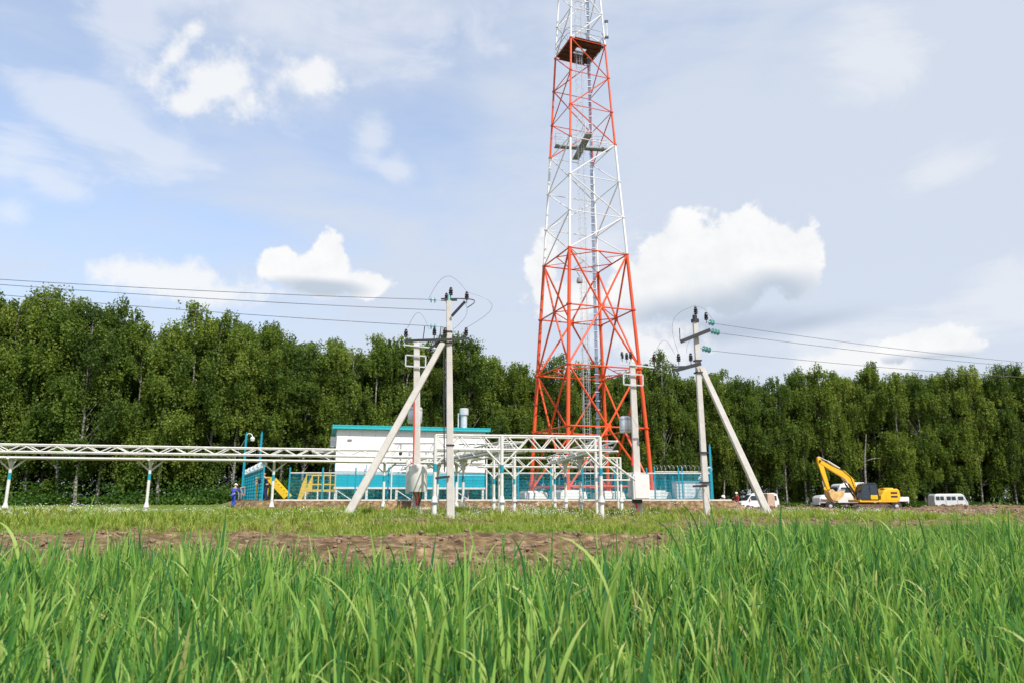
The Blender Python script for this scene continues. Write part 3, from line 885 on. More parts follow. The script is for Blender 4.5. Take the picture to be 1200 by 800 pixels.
eo, b, t = equip_pole(740.5, 424, 602, 31.0, 7.5, 'leaning concrete pole with grey tank and square white cabinet, before the right tower leg', 1)
tank(eo, at(733.5, 497, 31.3) + Vector((0, .2, 0)), .25, .58)
MB().path([at(733, 508, 31.2), at(742, 518, 31), at(741, 545, 30.9)], .05, 8).build('red_conduit', 'redpipe', eo, smooth=True)
q = at(750.5, 570, 30.6)
cab = MB().box(q, (.68, .5, 1.02)).build('square_cabinet', 'white', eo, bevel=.015)
MB().box(q + Vector((.02, -.26, 0)), (.58, .03, .92)).build('cabinet_door', 'white', cab, bevel=.006)
MB().box(at(739.5, 569, 30.9), (.22, .4, .95)).build('shaded_side_box', 'galv', eo, bevel=.01)  # grey box stands in for the cabinet's shaded left side
MB().beam(at(741, 586, 30.8), at(752, 586, 30.8), .3, .22).build('cabinet_bracket', 'dark', eo)
MB().path([at(744, 584, 30.7), at(746, 592, 30.7), at(749, 601, 30.7)], .04, 6).build('cable', 'redpipe', eo)
for px, py in ((729, 420), (734.5, 421), (739, 420)):
    pin_insulator(eo, at(px, py, 31.0), s=1.1)

# ------------------------------------------------------------------ pipe racks
def rack(name, label, P0, P1, zs, webs, width, posts, pitch, group='white pipe racks', r=.043, foot=.36):
    """P0,P1: ground-plane ends (x,y); zs: heights of the chords from top to bottom at P0; webs: pairs of chords joined by a zigzag"""
    a, b = Vector((P0[0], P0[1], 0)), Vector((P1[0], P1[1], 0)); d = (b - a); L_ = d.length; d.normalize(); n_ = Vector((-d.y, d.x, 0))
    if n_.y < 0: n_ = -n_
    o = wthing(name, label, 'pipe rack', (a.x, a.y, gz(a.x, a.y)), group)
    for row in (0, 1):
        off = n_ * (width * row)
        for i, z in enumerate(zs):
            rr = r if i < 2 else r * 1.15
            o_ = part_tube(o, 'chord', 'rackwhite', a + off + Vector((0, 0, z)), b + off + Vector((0, 0, z)), rr, n=10)
        for (i, j) in webs:
            nseg = max(2, int(round(L_ / (pitch / 2))))
            for s in range(nseg):
                t0, t1 = s / nseg, (s + 1) / nseg
                z0, z1 = (zs[i], zs[j]) if s % 2 == 0 else (zs[j], zs[i])
                part_tube(o, 'web_brace', 'rackwhite', a.lerp(b, t0) + off + Vector((0, 0, z0)), a.lerp(b, t1) + off + Vector((0, 0, z1)), r * .62, n=6)
    for s in np.arange(0, 1.001, pitch / L_):
        for z in (zs[0], zs[-1]):
            part_tube(o, 'cross_tie', 'rackwhite', a.lerp(b, s) + Vector((0, 0, z)), a.lerp(b, s) + n_ * width + Vector((0, 0, z)), r * .6, n=6)
    for (f, bandz, full) in posts:
        p = a.lerp(b, f) + n_ * (width * .5 if not full else 0)
        g = gz(p.x, p.y); zt = zs[0] if full else zs[-1] - .02
        rp = .068
        fz = max(foot, g + .2)
        po = MB().tube((p.x, p.y, fz + .02), (p.x, p.y, zt), rp, rp, 12).build('post', 'rackwhite', o, smooth=True)
        MB().tube((p.x, p.y, bandz), (p.x, p.y, bandz + .30), rp + .004, rp + .004, 12).build('teal_band', 'teal', po, smooth=True)
        MB().lathe([(rp + .06, 0), (rp + .05, .04), (rp + .004, .22)], (p.x, p.y, fz), 14).build('post_foot', 'rackwhite', po, smooth=True)
        MB().tube((p.x, p.y, g - .4), (p.x, p.y, fz - .04), .095, .095, 12).build('stub', 'plinth', po, smooth=True)
        MB().lathe([(.16, 0), (.16, .035)], (p.x, p.y, fz - .037), 14).build('foot_plate', 'grey', po)
        if not full:
            MB().beam(p + Vector((0, 0, zt)) - n_ * .5, p + Vector((0, 0, zt)) + n_ * .5, .1, .1).build('bearer', 'rackwhite', o)
            for s_ in (-1, 1):
                part_tube(o, 'knee_brace', 'rackwhite', (p.x, p.y, zt - .55), p + d * s_ * .62 + Vector((0, 0, zt)), .04, n=6)
                part_tube(o, 'knee_brace', 'rackwhite', (p.x, p.y, zt - .5), p + n_ * s_ * .45 + Vector((0, 0, zt - .04)), .035, n=6)
        else:
            zk = zs[1]
            for s_ in (-1, 1):
                if 0 < f + s_ * .06 < 1: part_tube(o, 'knee_brace', 'rackwhite', (p.x, p.y, zk - .62), p + d * s_ * .62 + Vector((0, 0, zk)), .04, n=6)
            q = p + n_ * width; g2 = gz(q.x, q.y)
            part_tube(o, 'post', 'rackwhite', (q.x, q.y, g2 + .2), (q.x, q.y, zt), rp * .9, n=12)
    return o, a, b, d, n_


def xat(px, D): return (px - 600) / 862.7 * D


A0 = (xat(-90, 33.0), 32.6); A1 = (xat(566, 39), 39.0)
LA = A1[0] - A0[0]
fA = lambda px: next(t for t in np.linspace(0, 1, 4000) if (A0[0] + LA * t) / (A0[1] + (A1[1] - A0[1]) * t) * 862.7 + 600 >= px)
ra, a, b, d, n_ = rack('pipe_rack', 'long white tubular pipe rack running in from the left edge to the left power pole', A0, A1, [3.20, 2.87, 2.60], [(0, 1)], .8,
                       [(fA(3), 1.62, False), (fA(170), 1.62, False), (fA(318), 1.62, False), (fA(450), 1.62, False), (fA(536), 1.62, False)], 1.28)
part_tube(ra, 'lower_pipe', 'grey', a + n_ * .4 + Vector((0, 0, 2.64)), b + n_ * .4 + Vector((0, 0, 2.64)), .045, n=10)
MB().beam(a + n_ * .3 + Vector((0, 0, 2.56)), b + n_ * .3 + Vector((0, 0, 2.56)), .4, .03).build('tray_or_shade_strip', 'mud', ra)  # brown strip puts the shade under the lower chord into colour
B0 = (xat(509, 27.6), 27.6); B1 = (xat(705, 28.4), 28.4)
fB = lambda px: (xat(px, 28) - B0[0]) / (B1[0] - B0[0])
rB, a, b, d, n_ = rack('pipe_rack', 'front white truss pipe rack, ending at the post beside the square cabinet', B0, B1, [3.13, 2.60], [(0, 1)], .8,
                       [(0.0, 1.75, True), (fB(588), 1.72, True), (0.999, 1.62, True)], .92, foot=.64)
q = b + Vector((0, 0, 2.45)); part_tube(rB, 'stay', 'rackwhite', q, at(744, 562, 29.5), .045)
part_tube(rB, 'rail', 'rackwhite', at(706, 562, 28.4), at(738, 562, 29.4), .03)
C0 = (xat(560, 42), 42.0); C1 = (xat(729, 42.6), 42.6)
rC, a, b, d, n_ = rack('pipe_rack', 'rear white truss rack seen through the tower base behind the front rack', C0, C1, [3.06, 2.53], [(0, 1)], .9,
                       [(.11, 1.55, True), (.25, 1.55, True), (.53, 1.55, True), (.995, 1.55, True)], 1.1, foot=.60)
D0 = (xat(700, 29), 29.2); D1 = (xat(640, 42), 41.6)
rD, a, b, d, n_ = rack('pipe_rack', 'grey white connecting rack going back from the front rack corner to the rear rack', D0, D1, [3.02, 2.62], [(0, 1)], .9,
                       [(.42, 1.55, False), (.72, 1.55, False)], 2.6, foot=.6)
MB().beam(a + n_ * .45 + Vector((0, 0, 2.7)), b + n_ * .45 + Vector((0, 0, 2.7)), .45, .06).build('tray_or_shade_strip', 'grey', rD)
for i in range(5): part_tube(rD, 'cable', 'grey', a + n_ * (.2 + .12 * i) + Vector((0, 0, 2.78)), b + n_ * (.2 + .12 * i) + Vector((0, 0, 2.78)), .035, n=6)
E0 = (xat(588, 29), 29.2); E1 = (xat(470, 50), 49.5)
rE, a, b, d, n_ = rack('pipe_rack', 'grey white connecting rack going back from the front rack towards the white building', E0, E1, [3.0, 2.62], [(0, 1)], 1.0,
                       [(.35, 1.55, False), (.6, 1.55, False), (.9, 1.55, False)], 2.6, foot=.6)
MB().beam(a + n_ * .45 + Vector((0, 0, 2.7)), b + n_ * .45 + Vector((0, 0, 2.7)), .45, .06).build('tray_or_shade_strip', 'grey', rE)
for i in range(5): part_tube(rE, 'cable', 'grey', a + n_ * (.2 + .12 * i) + Vector((0, 0, 2.78)), b + n_ * (.2 + .12 * i) + Vector((0, 0, 2.78)), .035, n=6)

# ------------------------------------------------------------------ building
bx0, by0 = xat(391, 55.5), 55.5
bx1, by1 = xat(568, 58.4), 58.4
bd = Vector((bx1 - bx0, by1 - by0, 0)); bL = bd.length; bd.normalize(); bn = Vector((-bd.y, bd.x, 0))
bo = Vector((bx0, by0, 0)); BW = 6.5
ZF, ZT, ZE = 1.60, 5.93, 6.35
bld = wthing('module_building', 'long white and teal panelled module building on short stilts behind the fence', 'building', (bx0, by0, PAD_Z))


def bp(u, v, z): return bo + bd * u + bn * v + Vector((0, 0, z))


def slab(name, u0, u1, v0, v1, z0, z1, m, parent=bld, **kw):
    return MB().beam(bp(u0, (v0 + v1) / 2, (z0 + z1) / 2), bp(u1, (v0 + v1) / 2, (z0 + z1) / 2), v1 - v0, z1 - z0).build(name, m, parent, **kw)


ZB = 2.75
npan = 12
for i in range(npan):   # facade cassettes with a joint between each
    u0, u1 = bL * i / npan, bL * (i + 1) / npan
    slab('wall_panel', u0 + .006, u1 - .006, 0, .12, ZB + .006, ZT, 'wall')
    slab('wall_panel', u0 + .006, u1 - .006, -.003, .117, ZF, ZB - .006, 'tealwall')
slab('teal_strip', 0, bL, -.03, -.004, ZB - .25, ZB - .19, 'galv')
for z0, z1, m in ((ZF, ZB, 'tealwall'), (ZB, ZT, 'wall')):
    slab('rear_wall', 0, bL, BW - .12, BW, z0, z1, m)
    for s in (0, 1):
        for j in range(4):
            v0 = .13 + (BW - .27) * j / 4; v1 = .12 + (BW - .27) * (j + 1) / 4
            slab('wall_panel', 0.001 + s * (bL - .12), .12 + s * (bL - .121), v0 + .006, v1, z0 + .004, z1, m)
slab('interior_core', .13, bL - .13, .14, BW - .13, ZF + .02, ZT - .02, 'grey')
slab('floor_frame', -.05, bL + .05, -.05, BW + .05, ZF - .16, ZF - .01, 'rackwhite')
slab('eaves_fascia', -.35, bL + .35, -.42, -.34, ZT + .02, ZT + .30, 'tealroof')
rf = MB()
k_ = [bp(-.38, -.44, ZT + .28), bp(bL + .38, -.44, ZT + .28), bp(bL + .38, BW / 2, ZT + .52), bp(-.38, BW / 2, ZT + .52), bp(-.38, BW + .4, ZT + .28), bp(bL + .38, BW + .4, ZT + .28)]
rf.v = k_ + [v - Vector((0, 0, .06)) for v in k_]
rf.f = [(0, 1, 2, 3), (3, 2, 5, 4), (7, 6, 9, 8), (8, 9, 10, 11), (0, 6, 7, 1), (4, 5, 11, 10), (0, 3, 9, 6), (3, 4, 10, 9), (1, 7, 8, 2), (2, 8, 11, 5)]
roof = rf.build('roof', 'tealroof', bld)
for i in range(28):
    u = -.3 + (bL + .6) * i / 27
    MB().beam(bp(u, -.43, ZT + .31), bp(u, BW / 2, ZT + .54), .05, .05).build('roof_rib', 'tealroof', roof)
slab('soffit', -.33, bL + .33, -.335, BW + .3, ZT + .01, ZT + .06, 'tealroof')
for s in (-.33, bL + .27):
    g = MB(); g.v = [bp(s, -.3, ZT + .07), bp(s, BW + .3, ZT + .07), bp(s, BW / 2, ZT + .44), bp(s + .06, -.3, ZT + .07), bp(s + .06, BW + .3, ZT + .07), bp(s + .06, BW / 2, ZT + .44)]
    g.f = [(0, 1, 2), (5, 4, 3), (0, 3, 4, 1), (1, 4, 5, 2), (2, 5, 3, 0)]; g.build('gable', 'wall', bld)
for i in range(6):
    u = .15 + (bL - .3) * i / 5
    for v in (.08, BW - .1):
        slab('stilt', u - .09, u + .09, v - .09, v + .09, PAD_Z - .05, ZF - .165, 'rackwhite')
    if i % 2 == 0: part_tube(bld, 'stilt_brace', 'rackwhite', bp(u + .1, .08, ZF - .3), bp(u + 1.1, .08, PAD_Z + .05), .04)
# door and canopy on the left end
dr = slab('door', -.05, -.004, 2.2, 3.3, ZF + .05, ZF + 2.15, 'tealwall')
slab('canopy', -1.8, -.01, 1.2, 4.4, ZF + 2.62, ZF + 2.70, 'galv')
for v in (1.3, 4.3): part_tube(bld, 'canopy_strut', 'galv', bp(-1.7, v, ZF + 2.62), bp(-.02, v, ZF + 1.9), .03)
for v, z_ in ((.6, ZT - .7), (.6, ZT - 1.1)): slab('air_unit', -.45, -.01, v, v + .8, z_ - .2, z_ + .18, 'galv')
# vent stack on the roof
vp = bp(bL - 1.6, .9, 0)
MB().lathe([(.27, ZT + .4), (.27, ZT + 1.45), (.38, ZT + 1.47), (.38, ZT + 1.95), (.30, ZT + 2.0)], (vp.x, vp.y, 0), 18).build('vent_stack', 'galv', bld, smooth=True)
part_tube(bld, 'vent_pipe', 'galv', vp + Vector((-.45, 0, ZT + .4)), vp + Vector((-.45, 0, ZT + 1.6)), .06)
slab('wall_lamp', bL * .07, bL * .1, -.12, -.03, ZT - .8, ZT - .74, 'grey')
for u in (2.3, 4.1, 9.4):
    part_tube(bld, 'wall_bracket', 'teal', bp(u, -.25, ZB - .6), bp(u, -.25, ZB + .5), .035)

# yellow stair platform at the left end
sx0, sx1, sy0 = xat(357, 53.5), xat(386.5, 53.5), 53.5
st = wthing('stair_platform', 'yellow steel stair platform with railings at the left end of the building', 'stairs', ((sx0 + sx1) / 2, sy0, PAD_Z))
zp = 1.30
MB().box(((sx0 + sx1) / 2, sy0 + .8, zp), (sx1 - sx0, 1.6, .16)).build('landing', 'yrail', st)
for x in (sx0 + .04, (sx0 + sx1) / 2, sx1 - .04):
    for y in (sy0 + .04, sy0 + 1.56):
        MB().box((x, y, zp + .63), (.07, .07, 1.1)).build('railing_post', 'yrail', st)
        MB().box((x, y, (zp + PAD_Z) / 2 - .04), (.09, .09, zp - PAD_Z - .08)).build('platform_leg', 'white', st)
for h in (.45, 1.12):
    for y in (sy0 + .04, sy0 + 1.56): MB().beam((sx0, y, zp + h), (sx1, y, zp + h), .06, .06).build('railing', 'yrail', st)
for y in (sy0 + .02, sy0 + 1.55):   # solid stringers of the short flight to the left
    mb = MB(); q = [(sx0 - .55, PAD_Z), (sx0 - .25, PAD_Z), (sx0 + .02, zp - .1), (sx0 + .02, zp + 1.1), (sx0 - .25, zp + .5)]
    mb.prism(q, y, y + .04); mb.build('stringer', 'yrail', st)
for i in range(4): MB().box((sx0 - .45 + i * .13, sy0 + .8, PAD_Z + .12 + i * .16), (.16, 1.48, .03)).build('tread', 'yrail', st)
r2 = wthing('access_ramp', 'sloping yellow steel stair near the bending worker in dark clothes', 'stairs', (xat(332, 52), 52, PAD_Z))
p0, p1 = at(316, 561, 52.0), at(335, 582, 52.0)
for dy in (0, 1.0): MB().beam(p0 + Vector((0, dy, 0)), p1 + Vector((0, dy, 0)), .06, .34).build('stringer', 'yrail', r2)
for i in range(6):
    q = p0.lerp(p1, (i + .5) / 6); MB().box(q + Vector((0, .5, 0)), (.22, .94, .03)).build('tread', 'yrail', r2)
MB().box(p0 + Vector((-.5, .5, .12)), (1.0, 1.06, .1)).build('landing', 'yrail', r2)
for dx in (-.9, -.1):
    for dy in (.05, .95): MB().box((p0.x + dx, p0.y + dy, (p0.z + PAD_Z) / 2), (.08, .08, p0.z - PAD_Z)).build('platform_leg', 'yrail', r2)
MB().box(p1 + Vector((.05, .5, -.4)), (.5, .8, .55)).build('step_block', 'yrail', r2)

# ------------------------------------------------------------------ fence
def fence_panel_mesh(w, h):
    mb = MB(); n = int(w / .055)
    for i in range(n + 1):
        x = w * i / n; mb.box((x, 0, h / 2), (.008, .008, h))
    for j in range(9): mb.box((w / 2, -.01, .03 + (h - .06) * j / 8), (w, .009, .014))
    me_o = mb.build('mesh_panel', 'teal'); me = me_o.data; bpy.data.objects.remove(me_o); return me


PAN = {}


def coil(a, b, z, r_, turns_per_m=3.2):
    d = b - a; L_ = d.length; d = d.normalized(); n_ = Vector((-d.y, d.x, 0)); pts = []
    N_ = int(L_ * turns_per_m * 9)
    for i in range(N_ + 1):
        t = i / 9 * 2 * math.pi; jj = .85 + .15 * math.sin(i * .7)
        pts.append(a + d * (L_ * i / N_) + n_ * math.cos(t) * r_ * jj + Vector((0, 0, z + r_ + math.sin(t) * r_ * jj)))
    return pts


def fence_run(label, pts, h, spacing, rail=True, razor=True, tall=()):
    o = wthing('mesh_fence', label, 'fence', (pts[0][0], pts[0][1], PAD_Z), 'teal welded mesh fence')
    for k in range(len(pts) - 1):
        a, b = Vector((*pts[k], 0)), Vector((*pts[k + 1], 0)); L_ = (b - a).length; n = max(1, round(L_ / spacing)); d = (b - a).normalized(); ang = math.atan2(d.y, d.x)
        w = L_ / n
        key = (round(w, 2), h)
        if key not in PAN: PAN[key] = fence_panel_mesh(w - .08, h)
        for i in range(n + 1):
            if k < len(pts) - 2 and i == n: continue
            p = a + d * (w * i); hh = h + .45
            MB().box((p.x, p.y, PAD_Z + hh / 2), (.09, .09, hh), ang).build('fence_post', 'teal', o)
            if i < n:
                c = bpy.data.objects.new('mesh_panel', PAN[key]); link(c); c.parent = o
                c.location = (p + d * .04 + Vector((0, 0, PAD_Z + .04))) - o.location; c.rotation_euler = (0, 0, ang)
        if rail: MB().beam(a + Vector((0, 0, PAD_Z + h + .09)), b + Vector((0, 0, PAD_Z + h + .09)), .06, .07).build('top_rail', 'rackwhite', o)
        if razor: MB().path(coil(a, b, PAD_Z + h + .12, .22), .009, 4).build('razor_coil', 'galv', o, kind='stuff')
    return o


FY = 49.5
fence_run('teal mesh fence along the front of the site, in front of the tower base', [(xat(338, FY), FY), (xat(834, FY + 1), FY + 1)], 1.75, 2.15, razor=False)
fence_run('teal mesh fence with razor wire running back behind the right power pole', [(xat(834, FY + 1), FY + 1.06), (xat(822, 74), 74)], 1.75, 2.4)
fence_run('teal fence section with razor wire coils right of the tower, set back from the front', [(xat(768, 53), 53), (xat(833, 53.5), 53.5)], 1.95, 2.1)
fence_run('solid looking teal mesh fence seen edge-on beside the worker in blue', [(xat(307, 49), 49.0), (xat(284.5, 66), 66.0)], 2.05, 2.4)
fence_run('far teal mesh fence across the back of the site', [(xat(300, 75), 75), (xat(820, 75), 75)], 1.9, 2.6, rail=False, razor=False)
# kerb along the front of the pad
kb = wthing('kerb', 'pale concrete kerb along the top edge of the raised earth pad', 'kerb', (xat(330, 48), 48, PAD_Z))
x = xat(322, 48)
while x < 14.0:
    y = 48.35 + 0.03 * x
    MB().box((x + .5, y, PAD_Z + .0), (.985, .16, .16)).build('kerb_stone', 'cream', kb); x += 1.0

# pipe manifolds standing between the racks and the building
for x0p, x1p, D, lab in ((458, 508, 47.6, 'grey white pipe manifold with small valves left of the left power pole'),
                         (536, 604, 48.2, 'grey white pipe manifold with small valves between the left pole and the tower')):
    xa, xb = xat(x0p, D), xat(x1p, D); zb = gz(xa, D)
    mo = wthing('pipe_manifold', lab, 'pipework', (xa, D, zb), 'pipe manifolds')
    n = int((xb - xa) / .55)
    for z, r_ in ((2.9, .05), (3.35, .06), (3.85, .045), (4.3, .045)):
        for dy in (0, .7): part_tube(mo, 'header_pipe', 'galv' if dy == 0 else 'grey', (xa, D + dy, z), (xb, D + dy, z + (.02 if dy else 0)), r_, n=8)
    for i in range(n + 1):
        x = xa + (xb - xa) * i / n
        part_tube(mo, 'riser', ('rackwhite', 'grey', 'grey')[i % 3], (x, D, zb - .1 if i % 3 == 0 else 2.8), (x, D, 4.3 if i % 2 else 3.85), .045, n=8)
        part_tube(mo, 'cross_pipe', 'grey', (x, D, 3.35), (x, D + .7, 3.35), .035, n=6)
        if i < n and i % 2 == 0: part_tube(mo, 'diagonal_pipe', 'grey', (x, D - .06, 3.35), (x + .5, D - .06, 4.3), .028, n=6)
        if i % 2:
            v = MB().lathe([(.10, -.1), (.10, -.07), (.06, -.06), (.09, 0), (.06, .06), (.10, .07), (.10, .1)], (x, D, 3.6), 10).build('valve', ('grey', 'teal', 'dark')[i % 3], mo, smooth=True)
            MB().lathe([(.11, -.17), (.12, -.15), (.11, -.13)], (x, D, 3.6), 12, 'Y').build('handwheel', 'dark', v)

# tall teal posts
for px, py0, D, lab in ((289, 509, 58, 'left of the two tall teal posts behind the side fence'), (307, 508, 60, 'right of the two tall teal posts behind the side fence'),
                        (831.5, 523, 52.5, 'tall teal post rising just behind the right power pole')):
    t = at(px, py0, D); o = wthing('mast_post', lab, 'post', (t.x, D, PAD_Z), 'tall teal posts')
    MB().box((t.x, D, (t.z + PAD_Z) / 2), (.15, .15, t.z - PAD_Z), 0, (.9, .9)).build('mast', 'teal', o)
    if px == 289:
        MB().path([t + Vector((0, 0, -.1)), t + Vector((.15, 0, .12)), t + Vector((.4, 0, .05)), t + Vector((.5, 0, -.15))], .035, 8).build('lamp_arm', 'white', o)
        MB().lathe([(.14, -.18), (.2, .0), (.08, .16)], t + Vector((.5, 0, -.32)), 12).build('siren_horn', 'white', o, smooth=True)
    MB().lathe([(.06, 0), (.03, .2)], t, 6).build('mast_tip', 'teal', o)

# low cabins and equipment on the pad, right of the tower
eqs = [(806, 566, 57, 2.0, 1.25, 'white', 'low white equipment cabin behind the fence, left of the right pole', 'equipment_cabin'),
       (822, 566, 58.5, 1.1, 1.2, 'white', 'narrow white cabin partly hidden behind the right power pole', 'equipment_cabin'),
]
for px, py, D, w, h, m, lab, nm in eqs[:2]:
    p = at(px, 580, D); o = wthing(nm, lab, 'cabin', (p.x, D, PAD_Z))
    MB().box((p.x, D, PAD_Z + .1 + h / 2), (w, 1.6, h)).build('cabin_wall', m, o, bevel=.01)
    MB().box((p.x, D, PAD_Z + .13 + h), (w + .15, 1.75, .06)).build('cabin_roof', 'galv', o)
    MB().box((p.x, D - .82, PAD_Z + .1 + h / 2), (w * .4, .03, h * .85)).build('cabin_door', 'wall', o)

# ------------------------------------------------------------------ vehicles
def wheel(root, x, y, r, w=.2, name='wheel'):
    t = MB().lathe([(r * .62, -w / 2), (r * .95, -w / 2), (r, -w * .3), (r, w * .3), (r * .95, w / 2), (r * .62, w / 2)], (x, y, r), 20, 'Y').build(name, 'tyre', root, smooth=True)
    MB().lathe([(.05, -w * .56), (r * .25, -w * .54), (r * .55, -w * .40), (r * .6, 0), (r * .55, w * .40), (r * .25, w * .54), (.05, w * .56)], (x, y, r), 16, 'Y').build('rim', 'galv', t, smooth=True)
    return t


def side_window(root, x0, x1, z0, z1, W, m='glass', name='side_window', y=None):
    for s in (-1, 1):
        MB().box(((x0 + x1) / 2, s * (W / 2 - .0), (z0 + z1) / 2), (x1 - x0, .03, z1 - z0)).build(name, m, root, bevel=.008)


def minivan(label, loc, rz, W=1.8):
    o = thing('minivan', label, 'van', loc, rz)
    prof = [(-2.2, .35), (-2.25, .75), (-2.12, .98), (-1.45, 1.12), (-.95, 1.78), (-.6, 1.93), (1.7, 1.97), (2.05, 1.85), (2.2, 1.1), (2.22, .4)]
    b = MB().prism(prof, -W / 2, W / 2, lambda x, z: .14 * max(0, (z - 1.0)) / .95).build('body', 'vwhite', o, bevel=.05)
    for s in (-1, 1):
        for x0, x1, nm in ((-.92, -.22, 'door_window'), (-.08, 1.05, 'side_window'), (1.18, 1.95, 'side_window')):
            mb = MB(); k = .42 if nm == 'door_window' else 0
            q = [(x0 - k * .9 + .42 * (nm != 'door_window') * 0, 1.17), (x1, 1.17), (x1, 1.68), (x0 + (.02 if not k else .0), 1.68)]
            mb.v = [Vector((x, s * (W / 2 - .14 * (z - 1.0) / .95 + .008), z)) for x, z in q] + [Vector((x, s * (W / 2 - .14 * (z - 1.0) / .95 - .03), z)) for x, z in q]
            mb.f = [(0, 1, 2, 3), (7, 6, 5, 4), (0, 4, 5, 1), (1, 5, 6, 2), (2, 6, 7, 3), (3, 7, 4, 0)]
            mb.build(nm, 'glass', o)
        MB().box((-.15, s * (W / 2 + .005), .95), (.16, .03, .03)).build('door_handle', 'dark', o)
        MB().box((-1.12, s * (W / 2 + .08), 1.25), (.1, .16, .2)).build('mirror', 'vwhite', o, bevel=.02)
        MB().box((-2.2, s * .62, .82), (.1, .36, .18)).build('headlight', 'galv', o, bevel=.02)
        MB().box((2.21, s * .78, 1.1), (.04, .14, .4)).build('tail_light', 'maroon', o)
        for x in (-1.4, 1.35): wheel(o, x, s * (W / 2 - .1), .33)
    mb = MB(); mb.v = [Vector(p) for p in ((-1.44, -.72, 1.16), (-1.44, .72, 1.16), (-.99, .66, 1.74), (-.99, -.66, 1.74), (-1.47, -.72, 1.18), (-1.47, .72, 1.18), (-1.02, .66, 1.76), (-1.02, -.66, 1.76))]
    mb.f = [(0, 1, 2, 3), (7, 6, 5, 4), (0, 4, 5, 1), (1, 5, 6, 2), (2, 6, 7, 3), (3, 7, 4, 0)]
    mb.build('windscreen', 'glass', o)
    MB().box((-2.24, 0, .55), (.14, W * .96, .22)).build('bumper', 'grey', o, bevel=.03)
    return o


def bus_van(label, loc, rz, W=1.95):
    """rounded forward-control minibus; front towards +X"""
    o = thing('van', label, 'van', loc, rz)
    prof = [(-2.15, .55), (-2.2, 1.2), (-2.12, 1.85), (-1.85, 2.05), (1.45, 2.07), (1.75, 1.95), (2.02, 1.35), (2.18, 1.15), (2.2, .55)]
    MB().prism(prof, -W / 2, W / 2, lambda x, z: .16 * max(0, z - 1.2)).build('body', 'vgrey', o, bevel=.09)
    MB().box((0, 0, .45), (4.1, 1.5, .2)).build('chassis', 'dark', o)
    for s in (-1, 1):
        for x0, x1, nm in ((-1.95, -1.5, 'side_window'), (-1.38, -.93, 'side_window'), (-.55, -.02, 'side_window'), (.1, .62, 'side_window'), (.95, 1.62, 'door_window')):
            yy = W / 2 - .16 * .35 + .012
            MB().box(((x0 + x1) / 2, s * yy, 1.57), (x1 - x0, .03, .40)).build(nm, 'glass', o, bevel=.01)
        for xd in (-.72, .8): MB().box((xd, s * (W / 2 + .0), 1.05), (.02, .015, 1.0)).build('door_seam', 'dark', o)
        for x in (-1.15, 1.2):
            MB().lathe([(.46, -.03), (.46, .03)], (x, s * (W / 2 - .02), .5), 18, 'Y').build('wheel_arch', 'dark', o)
            wheel(o, x, s * (W / 2 - .1), .38)
        MB().lathe([(.1, 0), (.09, .05)], (2.17, s * .7, .95), 12, 'X').build('headlight', 'galv', o)
    mb = MB(); mb.v = [Vector(p) for p in ((1.8, -.8, 1.93), (1.8, .8, 1.93), (2.06, .82, 1.38), (2.06, -.82, 1.38), (1.76, -.8, 1.9), (1.76, .8, 1.9), (2.0, .82, 1.36), (2.0, -.82, 1.36))]
    mb.f = [(3, 2, 1, 0), (4, 5, 6, 7), (0, 1, 5, 4), (1, 2, 6, 5), (2, 3, 7, 6), (3, 0, 4, 7)]; mb.build('windscreen', 'glass', o)
    MB().box((2.24, 0, .58), (.1, 1.8, .14)).build('bumper', 'galv', o, bevel=.02)
    return o


def truck(label, loc, rz):
    """long white crew truck, bonnet towards -X"""
    o = thing('crew_truck', label, 'truck', loc, rz); W = 2.3
    MB().box((.2, 0, .78), (7.6, .9, .22)).build('chassis', 'dark', o)
    prof = [(-3.95, .75), (-3.98, 1.25), (-3.75, 1.48), (-2.5, 1.62), (-2.4, .78)]
    MB().prism(prof, -W / 2 + .2, W / 2 - .2).build('bonnet', 'vwhite', o, bevel=.06)
    prof = [(-2.4, .78), (-2.42, 1.62), (-2.05, 2.5), (-1.8, 2.62), (1.0, 2.62), (1.08, 2.5), (1.1, .78)]
    MB().prism(prof, -W / 2, W / 2, lambda x, z: .08 * max(0, z - 1.6)).build('crew_cab', 'vwhite', o, bevel=.05)
    for s in (-1, 1):
        for x0, x1 in ((-2.0, -1.05), (-.85, .1), (.3, .95)):
            MB().box(((x0 + x1) / 2, s * (W / 2 - .03), 2.03), (x1 - x0, .06, .48)).build('side_window', 'glass', o, bevel=.01)
        MB().box((-3.1, s * (W / 2 - .12), 1.18), (1.5, .24, .16)).build('mudguard', 'vwhite', o, bevel=.05)
        MB().box((-3.97, s * .75, 1.05), (.06, .26, .22)).build('headlight', 'galv', o, bevel=.02)
        for x in (-3.1, 2.9): wheel(o, x, s * (W / 2 - .15), .48, .28)
        wheel(o, 1.7, s * (W / 2 - .15), .48, .28)
        MB().box((2.6, s * (W / 2 - .02), 1.15), (2.9, .05, .42)).build('side_board', 'vwhite', o, bevel=.01)
        MB().box((4.0, s * .85, .85), (.05, .2, .14)).build('tail_light', 'maroon', o)
    MB().box((2.6, 0, .95), (2.9, W - .05, .08)).build('flat_bed', 'vwhite', o)
    MB().box((4.0, 0, 1.02), (.08, W - .1, .5)).build('tailgate', 'vwhite', o, bevel=.01)
    MB().box((-2.28, 0, 2.02), (.05, W - .5, .55)).build('windscreen', 'glass', o)
    MB().box((-4.05, 0, .72), (.12, W - .2, .2)).build('bumper', 'galv', o)
    MB().box((-.4, 0, 2.68), (1.4, 1.5, .12)).build('roof_hatch', 'vwhite', o, bevel=.03)
    return o


